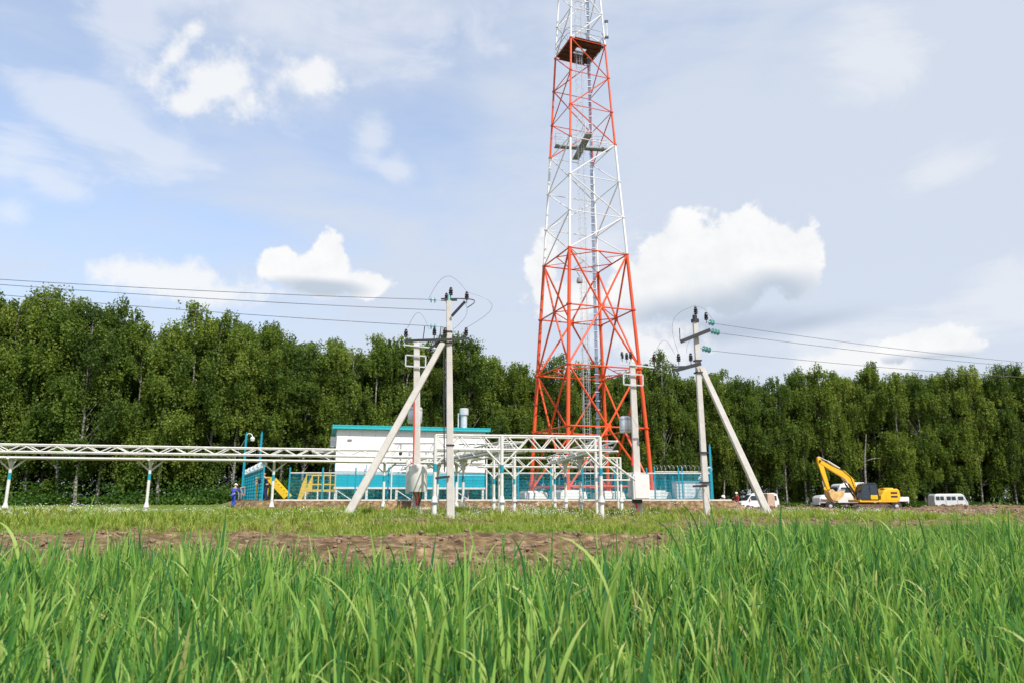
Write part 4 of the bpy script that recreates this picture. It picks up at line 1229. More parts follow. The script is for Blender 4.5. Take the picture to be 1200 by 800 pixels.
def excavator(label, loc, rz):
    """boom towards -X"""
    o = thing('excavator', label, 'excavator', loc, rz)
    for s in (-1, 1):           # crawler tracks
        y = s * 1.15; prof = []
        for t in np.linspace(-90, 90, 9): prof.append((1.75 + .42 * math.cos(R(t)), .44 + .42 * math.sin(R(t))))
        for t in np.linspace(90, 270, 9): prof.append((-1.75 + .42 * math.cos(R(t)), .44 + .42 * math.sin(R(t))))
        tr = MB().prism(prof, y - .28, y + .28).build('crawler_track', 'track', o)
        for i in range(20):
            x = -1.75 + 3.5 * i / 19
            for z in (.88, .0): MB().box((x, y, z + (.0 if z else .02)), (.09, .6, .05)).build('track_shoe', 'track', tr)
        for i in range(6): MB().lathe([(.17, -.31), (.17, .31)], (-1.5 + i * .6, y, .26), 12, 'Y').build('roller', 'dark', tr, smooth=True)
        for x in (-1.75, 1.75): MB().lathe([(.33, -.3), (.30, .3)], (x, y, .44), 16, 'Y').build('sprocket', 'dark', tr, smooth=True)
    MB().box((0, 0, .62), (2.4, 1.8, .5)).build('undercarriage', 'dark', o, bevel=.04)
    MB().lathe([(.8, .86), (.8, 1.06)], (0, 0, 0), 24).build('slew_ring', 'dark', o)
    MB().box((.75, 0, 1.2), (4.3, 2.5, .26)).build('deck_frame', 'yellow', o, bevel=.04)
    prof = [(1.0, 1.34), (1.02, 1.75), (1.45, 2.25), (1.95, 2.5), (3.0, 2.52), (3.2, 2.35), (3.28, 1.6), (3.15, 1.2), (1.0, 1.2)]
    eng = MB().prism(prof, -1.27, 1.27).build('engine_housing', 'yellow', o, bevel=.07)
    for s in (-1, 1):
        for z in (2.08, 1.68): MB().box((2.55, s * 1.275, z), (.75, .03, .2)).build('air_vent', 'dark', eng)
        MB().box((1.6, s * 1.272, 1.55), (.02, .02, .55)).build('panel_seam', 'dark', eng)
    MB().tube((1.7, .5, 2.5), (1.7, .5, 2.95), .06).build('exhaust', 'dark', o, smooth=True)
    MB().box((2.3, -.3, 2.56), (1.1, .9, .12)).build('engine_cover', 'yellow', o, bevel=.03)
    # cab
    prof = [(-1.15, 1.34), (-1.2, 2.1), (-.95, 2.95), (-.8, 3.05), (.55, 3.08), (.7, 2.98), (.78, 2.2), (.78, 1.34)]
    cabn = MB().prism(prof, -1.27, -.25).build('cab', 'glass', o, bevel=.03)
    for y in (-1.28, -.24):
        for p, q in (((-1.15, 1.34), (-1.2, 2.1)), ((-1.2, 2.1), (-.92, 3.0)), ((-.92, 3.02), (.62, 3.05)), ((.7, 3.0), (.79, 1.34)), ((-.15, 1.34), (-.15, 3.02)), ((-1.18, 1.36), (.78, 1.36))):
            MB().beam((p[0], y, p[1]), (q[0], y, q[1]), .05, .07, Vector((0, 1, 0))).build('cab_frame', 'dark', cabn)
    MB().box((-.15, -.76, 3.11), (1.5, 1.0, .06)).build('cab_roof', 'dark', o, bevel=.02)
    MB().box((.25, -1.3, 1.62), (.8, .03, .45)).build('cab_door_panel', 'yellow', o)
    MB().box((.1, .75, 1.75), (1.7, .95, .8)).build('tool_box', 'yellow', o, bevel=.04)
    # boom: two flat-sided arms in the XZ plane
    def arm(name, pts, w, m='yellow', y=.15):
        """pts: (x, z, half height) along the arm"""
        mb = MB(); up, dn = [], []
        for i, (x, z, h) in enumerate(pts):
            a = pts[max(i - 1, 0)]; b = pts[min(i + 1, len(pts) - 1)]
            t = Vector((b[0] - a[0], b[1] - a[1])).normalized(); nn = Vector((-t.y, t.x))
            up.append((x + nn.x * h, z + nn.y * h)); dn.append((x - nn.x * h, z - nn.y * h))
        return mb.prism(up + dn[::-1], y - w / 2, y + w / 2).build(name, m, o, bevel=.025)
    arm('boom', [(-.9, 1.75, .16), (-1.15, 2.5, .28), (-1.5, 3.35, .38), (-2.3, 4.15, .38), (-3.6, 4.80, .28), (-4.9, 5.55, .20)], .42)
    arm('stick', [(-5.0, 6.0, .13), (-4.86, 5.5, .28), (-4.6, 4.3, .26), (-4.32, 3.2, .20), (-4.1, 2.35, .15)], .34)
    for s in (-.34, .34):
        part_tube(o, 'boom_cylinder', 'dark', (-1.0, .15 + s, 1.6), (-1.95, .15 + s, 3.1), .09, n=10)
        part_tube(o, 'cylinder_rod', 'galv', (-1.95, .15 + s, 3.1), (-2.3, .15 + s, 3.75), .05, n=8)
    part_tube(o, 'stick_cylinder', 'galv', (-2.6, .15, 4.75), (-3.9, .15, 5.55), .10, n=10)
    part_tube(o, 'cylinder_rod', 'galv', (-3.9, .15, 5.55), (-4.95, .15, 6.05), .05, n=8)
    part_tube(o, 'bucket_cylinder', 'dark', (-4.98, .15, 4.9), (-4.75, .15, 3.4), .08, n=8)
    part_tube(o, 'cylinder_rod', 'galv', (-4.75, .15, 3.4), (-4.55, .15, 2.55), .045, n=8)
    MB().beam((-4.6, .15, 2.62), (-4.12, .15, 2.35), .3, .14, Vector((0, 1, 0))).build('bucket_link', 'yellow', o)
    bk = MB(); q = [(-4.35, 2.25), (-4.3, 1.7), (-3.95, 1.25), (-3.4, 1.2), (-2.75, 1.75), (-2.55, 2.3), (-2.7, 2.32), (-3.45, 2.05), (-3.9, 2.5)]
    bko = bk.prism(q, -.45, .75).build('bucket', 'bucket', o, bevel=.02)
    for i in range(5): MB().box((-2.52, -.36 + i * .255, 2.4), (.09, .1, .26), 0, (.4, .6)).build('bucket_tooth', 'grey', bko)
    for x, z in ((-4.9, 5.55), (-4.12, 2.35), (-1.0, 1.9)): MB().lathe([(.13, -.27), (.13, .27)], (x, .15, z), 12, 'Y').build('pivot_pin', 'dark', o)
    for y in (-.09, .39): MB().path([(-1.2, y, 2.6), (-1.55, y, 3.8), (-2.4, y, 4.56), (-3.6, y, 5.1), (-4.7, y, 5.75)], .03, 5).build('hose', 'dark', o)
    # dark lettering-like stripe of the boom
    return o


truck('long white crew truck parked behind the excavator', (xat(1006.5, 80), 80.0, gz(xat(1006.5, 80), 80) - .02), R(-1)).scale = (1.17, 1.1, 1.1)
excavator('yellow crawler excavator with raised folded boom in front of the white truck', (xat(1014.5, 76), 76.0, gz(xat(1014.5, 76), 76.0)), R(4)).scale = (.93, .93, .93)
minivan('white minivan behind the brace of the right power pole', (xat(887, 84), 84, gz(xat(887, 84), 84)), R(2))
tp = wthing('tan_stack', 'tan covered stack standing just behind the white minivan', 'stack', (xat(901, 80), 80, gz(xat(901, 80), 80)))
MB().box((xat(901, 80), 80, .35), (.9, 1.2, 1.8), .1, (.9, .9)).build('tan_cover', 'mud', tp, bevel=.06)
bus_van('pale grey rounded minibus parked under the trees at the right', (xat(1110, 94), 94.0, gz(xat(1110, 94), 94)), R(-4)).scale = (.93, 1, 1.12)

# ------------------------------------------------------------------ people
def person(label, loc, rz, J, parts, helmet=None, scale=1.0):
    """J: joint positions (facing -Y). parts: list of (name, material, [bones], grow)"""
    o = thing('person', label, 'person', loc, rz); o.scale = (scale,) * 3
    rad = dict(pelvis=.125, spine=.115, chest=.13, neck=.055, head=.085, crown=.075, lsh=.065, lel=.043, lwr=.028, lha=.03, rsh=.065, rel=.043, rwr=.028, rha=.03,
               lhip=.085, lkn=.058, lan=.04, lto=.035, rhip=.085, rkn=.058, ran=.04, rto=.035)
    bones = [('pelvis', 'spine'), ('spine', 'chest'), ('chest', 'neck'), ('neck', 'head'), ('head', 'crown'),
             ('chest', 'lsh'), ('lsh', 'lel'), ('lel', 'lwr'), ('lwr', 'lha'), ('chest', 'rsh'), ('rsh', 'rel'), ('rel', 'rwr'), ('rwr', 'rha'),
             ('pelvis', 'lhip'), ('lhip', 'lkn'), ('lkn', 'lan'), ('lan', 'lto'), ('pelvis', 'rhip'), ('rhip', 'rkn'), ('rkn', 'ran'), ('ran', 'rto')]

    def skin(name, m, bl, grow, fingers=False, override=None, rootj='pelvis'):
        names = []
        for a, b in bl:
            for q in (a, b):
                if q not in names: names.append(q)
        vs = [Vector(J[q]) for q in names]; es = [(names.index(a), names.index(b)) for a, b in bl]; rs = [rad[q] + grow for q in names]
        if fingers:
            for h, w in (('lha', 'lwr'), ('rha', 'rwr')):
                hv, wv = Vector(J[h]), Vector(J[w]); d = (hv - wv).normalized(); a = d.cross(Vector((0, 1, .2))).normalized()
                for i, (ln, sp) in enumerate(((.075, -.034), (.085, -.012), (.08, .010), (.062, .032))):
                    vs.append(hv + a * sp + d * .02); rs.append(.009); es.append((names.index(h), len(vs) - 1))
                    vs.append(hv + a * sp * 1.1 + d * (.02 + ln * .55)); rs.append(.008); es.append((len(vs) - 2, len(vs) - 1))
                    vs.append(hv + a * sp * 1.1 + d * (.02 + ln * .9) + Vector((0, -.02, 0))); rs.append(.007); es.append((len(vs) - 2, len(vs) - 1))
                vs.append(wv.lerp(hv, .5) - a * .045); rs.append(.010); es.append((names.index(h), len(vs) - 1))
                vs.append(hv - a * .062 + d * .015); rs.append(.009); es.append((len(vs) - 2, len(vs) - 1))
        me = bpy.data.meshes.new(name); me.from_pydata([tuple(v) for v in vs], es, [])
        me.materials.append(MT[m]); ob = bpy.data.objects.new(name, me); link(ob); ob.parent = o
        md = ob.modifiers.new('skin', 'SKIN'); md.use_smooth_shade = True
        for i, r_ in enumerate(rs): me.skin_vertices[0].data[i].radius = (r_, r_ * (.8 if i < len(names) and names[i] in ('chest', 'spine', 'pelvis') else 1))
        me.skin_vertices[0].data[names.index(rootj) if rootj in names else 0].use_root = True
        sb = ob.modifiers.new('sub', 'SUBSURF'); sb.levels = 1; sb.render_levels = 1
        return ob
    body = skin('body', 'skin', bones, 0, True)
    hd, cr = Vector(J['head']), Vector(J['crown']); up = (cr - hd).normalized(); fwd = (Vector((0, -1, 0)) - up * up.dot(Vector((0, -1, 0)))).normalized(); sd = up.cross(fwd)
    for s in (-1, 1):
        MB().lathe([(.004, 0), (.012, .008), (.004, .016)], hd + fwd * .078 + sd * s * .03 + up * .01, 8, 'Y').build('eye', 'boot', body)
        MB().lathe([(.008, -.02), (.02, 0), (.008, .02)], hd + sd * s * .085, 8).build('ear', 'skin', body, smooth=True)
    MB().lathe([(.016, -.03), (.012, 0), (.005, .02)], hd + fwd * .088 - up * .01, 8).build('nose', 'skin', body, smooth=True)
    MB().box(hd + fwd * .08 - up * .045, (.045, .012, .012)).build('mouth', 'maroon', body)
    for name, m, bl, grow in parts:
        skin(name, m, bl, grow, rootj=bl[0][0])
    for s in ('l', 'r'):
        a, b = Vector(J[s + 'an']), Vector(J[s + 'to'])
        MB().path([a + Vector((0, .05, .06)), a + Vector((0, .03, -.02)), a.lerp(b, .5) + Vector((0, 0, -.02)), b + Vector((0, -.02, -.005))], [.06, .062, .052, .04], 8).build('boot', 'boot', o, smooth=True)
    if helmet:
        mb = MB(); c = hd + up * .045; k = 14; prof = [(.155, -.012), (.15, .0), (.118, .006), (.115, .05), (.09, .095), (.05, .12), (.01, .128)]
        for r_, h in prof:
            for i in range(k):
                t = 2 * math.pi * i / k; mb.v.append(c + up * h + fwd * (r_ * math.cos(t) * 1.12) + sd * (r_ * math.sin(t)))
        for i in range(len(prof) - 1):
            for q in range(k):
                w = (q + 1) % k; mb.f.append((i * k + q, i * k + w, (i + 1) * k + w, (i + 1) * k + q))
        mb.f.append(tuple(range(k))); mb.f.append(tuple((len(prof) - 1) * k + q for q in range(k)))
        mb.build('helmet', helmet, o, smooth=True)
    return o


JK = [('pelvis', 'spine'), ('spine', 'chest'), ('chest', 'lsh'), ('lsh', 'lel'), ('lel', 'lwr'), ('chest', 'rsh'), ('rsh', 'rel'), ('rel', 'rwr')]
TR = [('pelvis', 'lhip'), ('lhip', 'lkn'), ('lkn', 'lan'), ('pelvis', 'rhip'), ('rhip', 'rkn'), ('rkn', 'ran')]
VS = [('spine', 'chest')]
stand = dict(pelvis=(0, 0, .95), spine=(0, .01, 1.12), chest=(0, .01, 1.34), neck=(0, -.01, 1.50), head=(0, -.02, 1.63), crown=(0, -.02, 1.71),
             lsh=(.17, 0, 1.42), lel=(.24, 0, 1.15), lwr=(.24, -.12, .92), lha=(.23, -.17, .84), rsh=(-.17, 0, 1.42), rel=(-.25, .02, 1.15), rwr=(-.20, -.14, .95), rha=(-.16, -.2, .88),
             lhip=(.09, 0, .90), lkn=(.10, -.02, .50), lan=(.11, .02, .09), lto=(.13, -.14, .04), rhip=(-.09, 0, .90), rkn=(-.10, -.01, .50), ran=(-.12, .02, .09), rto=(-.14, -.14, .04))
reach = dict(stand, chest=(.02, -.10, 1.32), neck=(.03, -.16, 1.47), head=(.04, -.22, 1.58), crown=(.04, -.25, 1.655), lsh=(.18, -.12, 1.38), rsh=(-.14, -.12, 1.38),
             lel=(.26, -.34, 1.25), lwr=(.20, -.55, 1.22), lha=(.17, -.63, 1.21), rel=(-.20, -.36, 1.18), rwr=(-.12, -.56, 1.10), rha=(-.08, -.64, 1.08), lkn=(.12, -.10, .5), ran=(-.14, .10, .09), rto=(-.15, -.06, .04))
crouch = dict(pelvis=(0, .12, .42), spine=(0, .02, .58), chest=(0, -.12, .76), neck=(0, -.2, .89), head=(0, -.27, .99), crown=(0, -.30, 1.065),
              lsh=(.17, -.13, .83), lel=(.24, -.30, .62), lwr=(.14, -.48, .52), lha=(.10, -.56, .48), rsh=(-.17, -.13, .83), rel=(-.24, -.30, .60), rwr=(-.14, -.48, .50), rha=(-.1, -.56, .46),
              lhip=(.09, .10, .38), lkn=(.16, -.28, .46), lan=(.14, .0, .09), lto=(.15, -.16, .04), rhip=(-.09, .10, .38), rkn=(-.16, -.26, .44), ran=(-.14, .02, .09), rto=(-.16, -.14, .04))
bend = dict(stand, pelvis=(0, .12, .88), spine=(0, .0, 1.02), chest=(0, -.2, 1.10), neck=(0, -.34, 1.14), head=(0, -.46, 1.15), crown=(0, -.54, 1.16),
            lsh=(.17, -.22, 1.10), lel=(.20, -.34, .84), lwr=(.14, -.44, .62), lha=(.12, -.47, .53), rsh=(-.17, -.22, 1.10), rel=(-.2, -.34, .84), rwr=(-.14, -.44, .64), rha=(-.1, -.48, .55),
            lhip=(.09, .12, .84), rhip=(-.09, .12, .84), lkn=(.12, -.02, .48), rkn=(-.12, -.02, .48))


def clothes(jm, tm, vest=None):
    out = [('jacket', jm, JK, .018), ('trousers', tm, TR, .016)]
    if vest: out.append(('vest', vest, VS, .035))
    return out


def ploc(px, D, z=None):
    x = xat(px, D); return (x, D, gz(x, D) if z is None else z)


person('person in blue overalls and white helmet standing with back turned left of the side fence', ploc(273.5, 55), R(165), reach, clothes('blue', 'blue'), 'helmetw', 1.02)
person('bending person in yellow vest between the worker in blue and the teal fence', ploc(281, 57.5), R(60), bend, clothes('greycl', 'greycl', 'hivis'), None, .9)
person('person in dark navy workwear reaching forward at the front corner of the fence', ploc(311.5, 50.8, PAD_Z), R(-75), reach, clothes('navy', 'navy'), 'helmeto', 1.08)
person('crouching person in grey with white helmet right of the right power pole', ploc(844.5, 60), R(30), crouch, clothes('greycl', 'navy'), 'helmetw', 1.05)
person('person in maroon jacket and white helmet beside the front of the white minivan', ploc(863.5, 72), R(-60), stand, clothes('maroon', 'navy'), 'helmetw', 1.0)

# ------------------------------------------------------------------ trees
def crown_mesh(seed, H, Rm, lo=.22, n_cl=200, per=85):
    g = np.random.default_rng(seed)
    # boughs: each is a leaning mass of foliage of its own, with gaps in between
    nb = 17
    tb = np.sort(lo + (1 - lo) * g.random(nb) ** .85); tb[-1] = .965; tb[-2] = .91
    env = np.interp((tb - lo) / (1 - lo), [0, .15, .4, .65, .85, 1.0], [.55, .85, 1.0, .88, .58, .12])
    ab = np.cumsum(np.full(nb, 2.4)) + g.normal(0, .5, nb) + seed
    rb = Rm * env * g.uniform(.35, 1.05, nb)
    B = np.stack([rb * np.cos(ab), rb * np.sin(ab), tb * H], -1)
    bs = np.interp(tb, [lo, .5, .8, 1.0], [1.0, 1.2, .98, .60]) * g.uniform(.7, 1.25, nb)
    wgt = bs ** 2 / (bs ** 2).sum()
    bi = g.choice(nb, n_cl, p=wgt)
    v = g.standard_normal((n_cl, 3)); v /= np.linalg.norm(v, axis=1)[:, None]
    C = B[bi] + v * (g.random(n_cl) ** .45 * bs[bi])[:, None] * np.array([1, 1, 1.45])
    C[:, 2] = np.clip(C[:, 2], lo * H * .6, H * .985)
    size = .30 + .26 * g.random(n_cl); drop = .6 + .8 * g.random(n_cl)
    btint = g.normal(0, .10, nb)[bi]
    idx = np.repeat(np.arange(n_cl), per); n = len(idx)
    # hanging tassels inside a clump
    tas = g.integers(0, 7, n); toff = g.standard_normal((n_cl, 7, 2)) * .72
    xy = toff[idx, tas] * size[idx, None] + g.standard_normal((n, 2)) * .075
    dz = -drop[idx] * 1.3 * g.random(n) ** .8 + g.standard_normal(n) * .10 + .25
    P = C[idx] + np.concatenate([xy, dz[:, None]], 1)
    P[:, 2] = np.minimum(P[:, 2], H + .4 * g.random(n))
    # leaf cards, small quads bent on the diagonal
    u = g.standard_normal((n, 3)); u[:, 2] -= 1.1; u /= np.linalg.norm(u, axis=1)[:, None]
    w = np.cross(u, g.standard_normal((n, 3))); w /= np.linalg.norm(w, axis=1)[:, None]
    ln = (.072 + .06 * g.random(n))[:, None]; wd = ln * (.62 + .2 * g.random(n)[:, None])
    nv = np.cross(u, w) * ln * .25
    q = np.stack([P - u * ln, P + w * wd + nv, P + u * ln, P - w * wd + nv], 1).reshape(-1, 3)
    f = np.arange(n * 4).reshape(-1, 4)
    tint = np.clip((.42 + btint + .17 * g.standard_normal(n_cl))[idx] + .13 * g.standard_normal(n), 0, 1)
    return mesh_np('crown', q, f, 'leaf', np.repeat(tint, 4)), C


def trunk_mesh(seed, H, C, r0=.13):
    g = random.Random(seed); mb = MB(); pts = []; x = y = 0.0
    for i in range(10):
        z = H * .97 * i / 9; pts.append((x, y, z - (.3 if i == 0 else 0))); x += g.uniform(-.14, .14); y += g.uniform(-.14, .14)
    rs = [r0 * (1.25 if i == 0 else 1) * (1 - .09 * i) * (1 if i < 9 else .4) for i in range(10)]
    mb.path(pts, rs, 8)
    lim = g.sample(range(len(C)), 34)
    for k in lim:
        c = Vector(C[k]); z0 = max(H * .16, c.z - 1.2 - 1.4 * Vector((c.x, c.y)).length * g.uniform(.4, .8)); i = min(8, int(z0 / (H * .97) * 9)); fr = z0 / (H * .97) * 9 - i
        b = Vector(pts[i]).lerp(Vector(pts[i + 1]), min(1, max(0, fr))); m = b.lerp(c, .55) + Vector((0, 0, .35))
        rl = rs[i] * .36
        mb.path([b, m, c], [rl, rl * .6, rl * .25], 4)
    o = mb.build('trunk', 'bark', None, smooth=True); me = o.data; bpy.data.objects.remove(o); return me


PROTO = []
for s, (H, Rm, lo) in enumerate(((18, 2.3, .10), (18, 2.0, .16), (18, 2.6, .08), (18, 1.8, .24), (18, 2.4, .12), (18, 2.1, .05), (18, 2.7, .18), (18, 2.2, .14), (18, 1.9, .10), (18, 2.5, .26))):
    cm, C = crown_mesh(100 + s * 7, H, Rm, lo, 210, 105); PROTO.append((cm, trunk_mesh(s, H, C)))

TOPX = [-250, -60, 0, 25, 45, 75, 95, 120, 143, 165, 190, 215, 238, 250, 270, 285, 300, 330, 350, 372, 398, 428, 450, 480, 510, 545, 560, 580, 605, 640, 700, 765, 800, 830, 850, 880, 905, 940, 975, 1000, 1040, 1080, 1120, 1150, 1200, 1300, 1450]
TOPY = [338, 342, 343, 335, 342, 342, 348, 352, 374, 364, 368, 358, 376, 360, 357, 358, 368, 376, 390, 384, 388, 404, 385, 386, 392, 384, 394, 408, 416, 420, 424, 414, 424, 432, 424, 420, 438, 434, 431, 424, 419, 424, 429, 420, 428, 426, 425]


def line_D(px): return float(np.interp(px, [-200, 0, 300, 450, 700, 1000, 1250], [66, 67, 72, 78, 90, 102, 104]))


ORD = ['first', 'second', 'third', 'fourth', 'fifth', 'sixth', 'seventh', 'eighth', 'ninth', 'tenth', 'eleventh', 'twelfth', 'thirteenth', 'fourteenth', 'fifteenth']
MARKS = [(0, 'the left edge of the photograph'), (170, 'the left white rack post'), (289, 'the two tall teal posts'), (390, 'the left corner of the building'), (527, 'the left power pole'), (628, 'the left leg of the tower'),
         (766, 'the right leg of the tower'), (826, 'the right power pole'), (905, 'the foot of the right pole brace'), (958, 'the tip of the excavator boom'), (1050, 'the rear of the excavator'), (1130, 'the grey minibus')]
tr_rng = random.Random(5)


def add_tree(px, D, toppx_y, label, group, proto, widen=1.0):
    x = xat(px, D); g = gz(x, D); zt = at(px, toppx_y, D).z; H = zt - g
    o = thing('birch_tree', label, 'tree', (x, D, g), tr_rng.uniform(0, 6.28), group)
    s = H / 18.0; sx = (.72 + .28 * s) * widen * tr_rng.uniform(.85, 1.25)
    o.scale = (sx, sx, s)
    for nm, me in (('crown', PROTO[proto][0]), ('trunk', PROTO[proto][1])):
        c = bpy.data.objects.new(nm, me); link(c); c.parent = o
    return o


px = -200.0; count = {}
while px < 1420:
    y = float(np.interp(px, TOPX, TOPY)) + tr_rng.choice((-6, -2, 3, 10, 18)) + tr_rng.uniform(-3, 3)
    ap = px
    mk = max((m for m in MARKS if m[0] <= ap), default=None, key=lambda m: m[0])
    if 0 <= ap <= 1205:
        k = count.get(mk[1], 0); count[mk[1]] = k + 1
        lab = '%s front birch right of %s' % (ORD[min(k, 14)], mk[1]); grp = 'birches in the front row of the wood'
    else:
        lab = 'birch beyond the %s edge of the photograph' % ('left' if ap < 0 else 'right'); grp = 'birches outside the frame'
    add_tree(px, line_D(px) + tr_rng.uniform(-1.6, 1.6), y, lab, grp, tr_rng.randrange(len(PROTO)))
    px += tr_rng.uniform(24, 36) * 75 / line_D(px)
for row, (dd, step, dy) in enumerate(((4, 32, 14), (9, 30, 22), (16, 34, 26))):
    px = -150.0 + row * 9
    while px < 1380:
        D = line_D(px) + dd + tr_rng.uniform(-1.5, 1.5)
        add_tree(px, D, float(np.interp(px, TOPX, TOPY)) + dy + tr_rng.uniform(-5, 8), 'birch standing deeper in the wood, glimpsed between the front trees', 'birches deeper in the wood', tr_rng.randrange(len(PROTO)), 1.05)
        px += tr_rng.uniform(.8, 1.2) * step * 75 / D
# the bare pale trunk behind the excavator and the forked one right of the right pole
for px, top, base, D, lab, fork in ((1013, 508, 594, 97, 'bare pale dead trunk standing behind the excavator boom', False), (909, 440, 592, 98.5, 'pale forked birch trunk showing through the leaves above the minivan', True)):
    b = at(px, base, D); t = at(px + 2, top, D)
    o = wthing('bare_tree', lab, 'tree', (b.x, b.y, gz(b.x, b.y)))
    MB().path([Vector((b.x, D, gz(b.x, D) - .2)), b.lerp(t, .3) + Vector((.1, 0, 0)), b.lerp(t, .65) - Vector((.12, 0, 0)), t], [.19, .15, .11, .05], 8).build('trunk', 'bark', o, smooth=True)
    for s, f, ln, up in (((1, .62, 1.5, .5),) if not fork else ((1, .45, 1.6, 1.5), (-1, .7, .7, 1.0))):
        q = b.lerp(t, f); MB().path([q, q + Vector((s * ln * .35, -.2, up * .5)), q + Vector((s * ln * .8, -.3, up * .85)), q + Vector((s * ln * 1.4, -.2, up * (.7 if not fork else 1.5)))], [.07, .06, .04, .015], 6).build('branch', 'bark', o, smooth=True)

# undergrowth along the foot of the wood
g = np.random.default_rng(77)
n_cl, per = 900, 150
pxs = g.uniform(-180, 1400, n_cl); Dn = np.array([line_D(p) for p in pxs]) + np.where(np.arange(n_cl) % 2, g.uniform(-3.5, 3, n_cl), g.uniform(10, 28, n_cl))
hgt = g.uniform(.5, 1.9, n_cl) * np.where(pxs < 620, 1.15, .75) * np.where(np.arange(n_cl) % 2, 1, 2.6)
X0 = (pxs - 600) / 862.7 * Dn
idx = np.repeat(np.arange(n_cl), per); n = len(idx)
P = np.stack([X0[idx] + g.standard_normal(n) * 1.0, Dn[idx] + g.standard_normal(n) * .5, g.random(n) ** .8 * hgt[idx]], -1)
P[:, 2] += ground_z(P[:, 0], P[:, 1])
u = g.standard_normal((n, 3)); u /= np.linalg.norm(u, axis=1)[:, None]
w = np.cross(u, g.standard_normal((n, 3))); w /= np.linalg.norm(w, axis=1)[:, None]
q = np.stack([P - u * .14, P + w * .10, P + u * .14, P - w * .10], 1).reshape(-1, 3)
me = mesh_np('undergrowth', q, np.arange(n * 4).reshape(-1, 4), 'under', np.repeat(np.clip(.45 + .3 * g.standard_normal(n_cl)[idx], 0, 1), 4))
o = link(bpy.data.objects.new('undergrowth', me)); o['kind'] = 'stuff'; o['label'] = 'low leafy undergrowth along the foot of the birch wood'; o['category'] = 'undergrowth'

# ------------------------------------------------------------------ scattered ground cover (geometry-node instancing of small meshes)
def scatter(name, label, cat, pts, rotz, tilt, scale, protos, pick):
    """one object; every point carries rotation, scale and which of the small meshes stands on it"""
    me = bpy.data.meshes.new(name); n = len(pts)
    me.vertices.add(n); me.vertices.foreach_set('co', np.ascontiguousarray(pts, np.float32).ravel())
    rot = np.stack([tilt[:, 0], tilt[:, 1], rotz], -1)
    a = me.attributes.new('rot', 'FLOAT_VECTOR', 'POINT'); a.data.foreach_set('vector', np.ascontiguousarray(rot, np.float32).ravel())
    a = me.attributes.new('scl', 'FLOAT', 'POINT'); a.data.foreach_set('value', np.ascontiguousarray(scale, np.float32))
    a = me.attributes.new('pick', 'INT', 'POINT'); a.data.foreach_set('value', np.ascontiguousarray(pick, np.int32))
    o = link(bpy.data.objects.new(name, me)); o['kind'] = 'stuff'; o['label'] = label; o['category'] = cat
    nt = bpy.data.node_groups.new(name, 'GeometryNodeTree')
    nt.interface.new_socket('Geometry', in_out='INPUT', socket_type='NodeSocketGeometry')
    nt.interface.new_socket('Geometry', in_out='OUTPUT', socket_type='NodeSocketGeometry')
    N, L = nt.nodes, nt.links
    gi, go = N.new('NodeGroupInput'), N.new('NodeGroupOutput'); jn = N.new('GeometryNodeJoinGeometry')

    def attr(nm, ty):
        x = N.new('GeometryNodeInputNamedAttribute'); x.data_type = ty; x.inputs['Name'].default_value = nm
        return x.outputs['Attribute']
    pk, rt, sl = attr('pick', 'INT'), attr('rot', 'FLOAT_VECTOR'), attr('scl', 'FLOAT')
    e2r = N.new('FunctionNodeEulerToRotation'); L.new(rt, e2r.inputs[0])
    for i, pm in enumerate(protos):
        po = bpy.data.objects.new(name + '_plant', pm)
        oi = N.new('GeometryNodeObjectInfo'); oi.inputs['Object'].default_value = po; oi.inputs['As Instance'].default_value = True
        cp = N.new('FunctionNodeCompare'); cp.data_type = 'INT'; cp.operation = 'EQUAL'; L.new(pk, cp.inputs[2]); cp.inputs[3].default_value = i
        ip = N.new('GeometryNodeInstanceOnPoints')
        L.new(gi.outputs[0], ip.inputs['Points']); L.new(cp.outputs[0], ip.inputs['Selection']); L.new(oi.outputs['Geometry'], ip.inputs['Instance'])
        L.new(e2r.outputs[0], ip.inputs['Rotation']); L.new(sl, ip.inputs['Scale'])
        L.new(ip.outputs[0], jn.inputs[0])
    L.new(jn.outputs[0], go.inputs[0])
    md = o.modifiers.new('scatter', 'NODES'); md.node_group = nt
    return o


def blade(g, base, az, ln, w, lean, curl, twist, segs=8, tint=.5, tip=.0):
    """a folded leaf blade that rises, leans over and bends at the end; returns verts, faces, tints"""
    vs, ts = [], []; p = np.array(base, float); th = lean; st = ln / segs; d_az = np.array([math.cos(az), math.sin(az), 0.])
    side0 = np.array([-math.sin(az), math.cos(az), 0.])
    for i in range(segs + 1):
        f = i / segs
        ww = w * (0.55 + .45 * min(1, f * 4)) * (1 - max(0, (f - .45) / .55) ** 1.7)
        dirn = d_az * math.sin(th) + np.array([0, 0, math.cos(th)]); nrm = np.cross(side0, dirn)
        tw = twist * f; sd = side0 * math.cos(tw) + nrm * math.sin(tw); nn = nrm * math.cos(tw) - side0 * math.sin(tw)
        vs += [p - sd * ww / 2 - nn * ww * .16, p + nn * 0, p + sd * ww / 2 - nn * ww * .16]
        tt = tint + tip * max(0, f - .8) * 5; ts += [tt, tt + .06, tt]
        p = p + dirn * st; th += curl * st * (0.4 + 2.2 * f * f)
    fs = []
    for i in range(segs):
        for j in (0, 1): fs.append((i * 3 + j, i * 3 + j + 1, i * 3 + 3 + j + 1, i * 3 + 3 + j))
    return vs, fs, ts


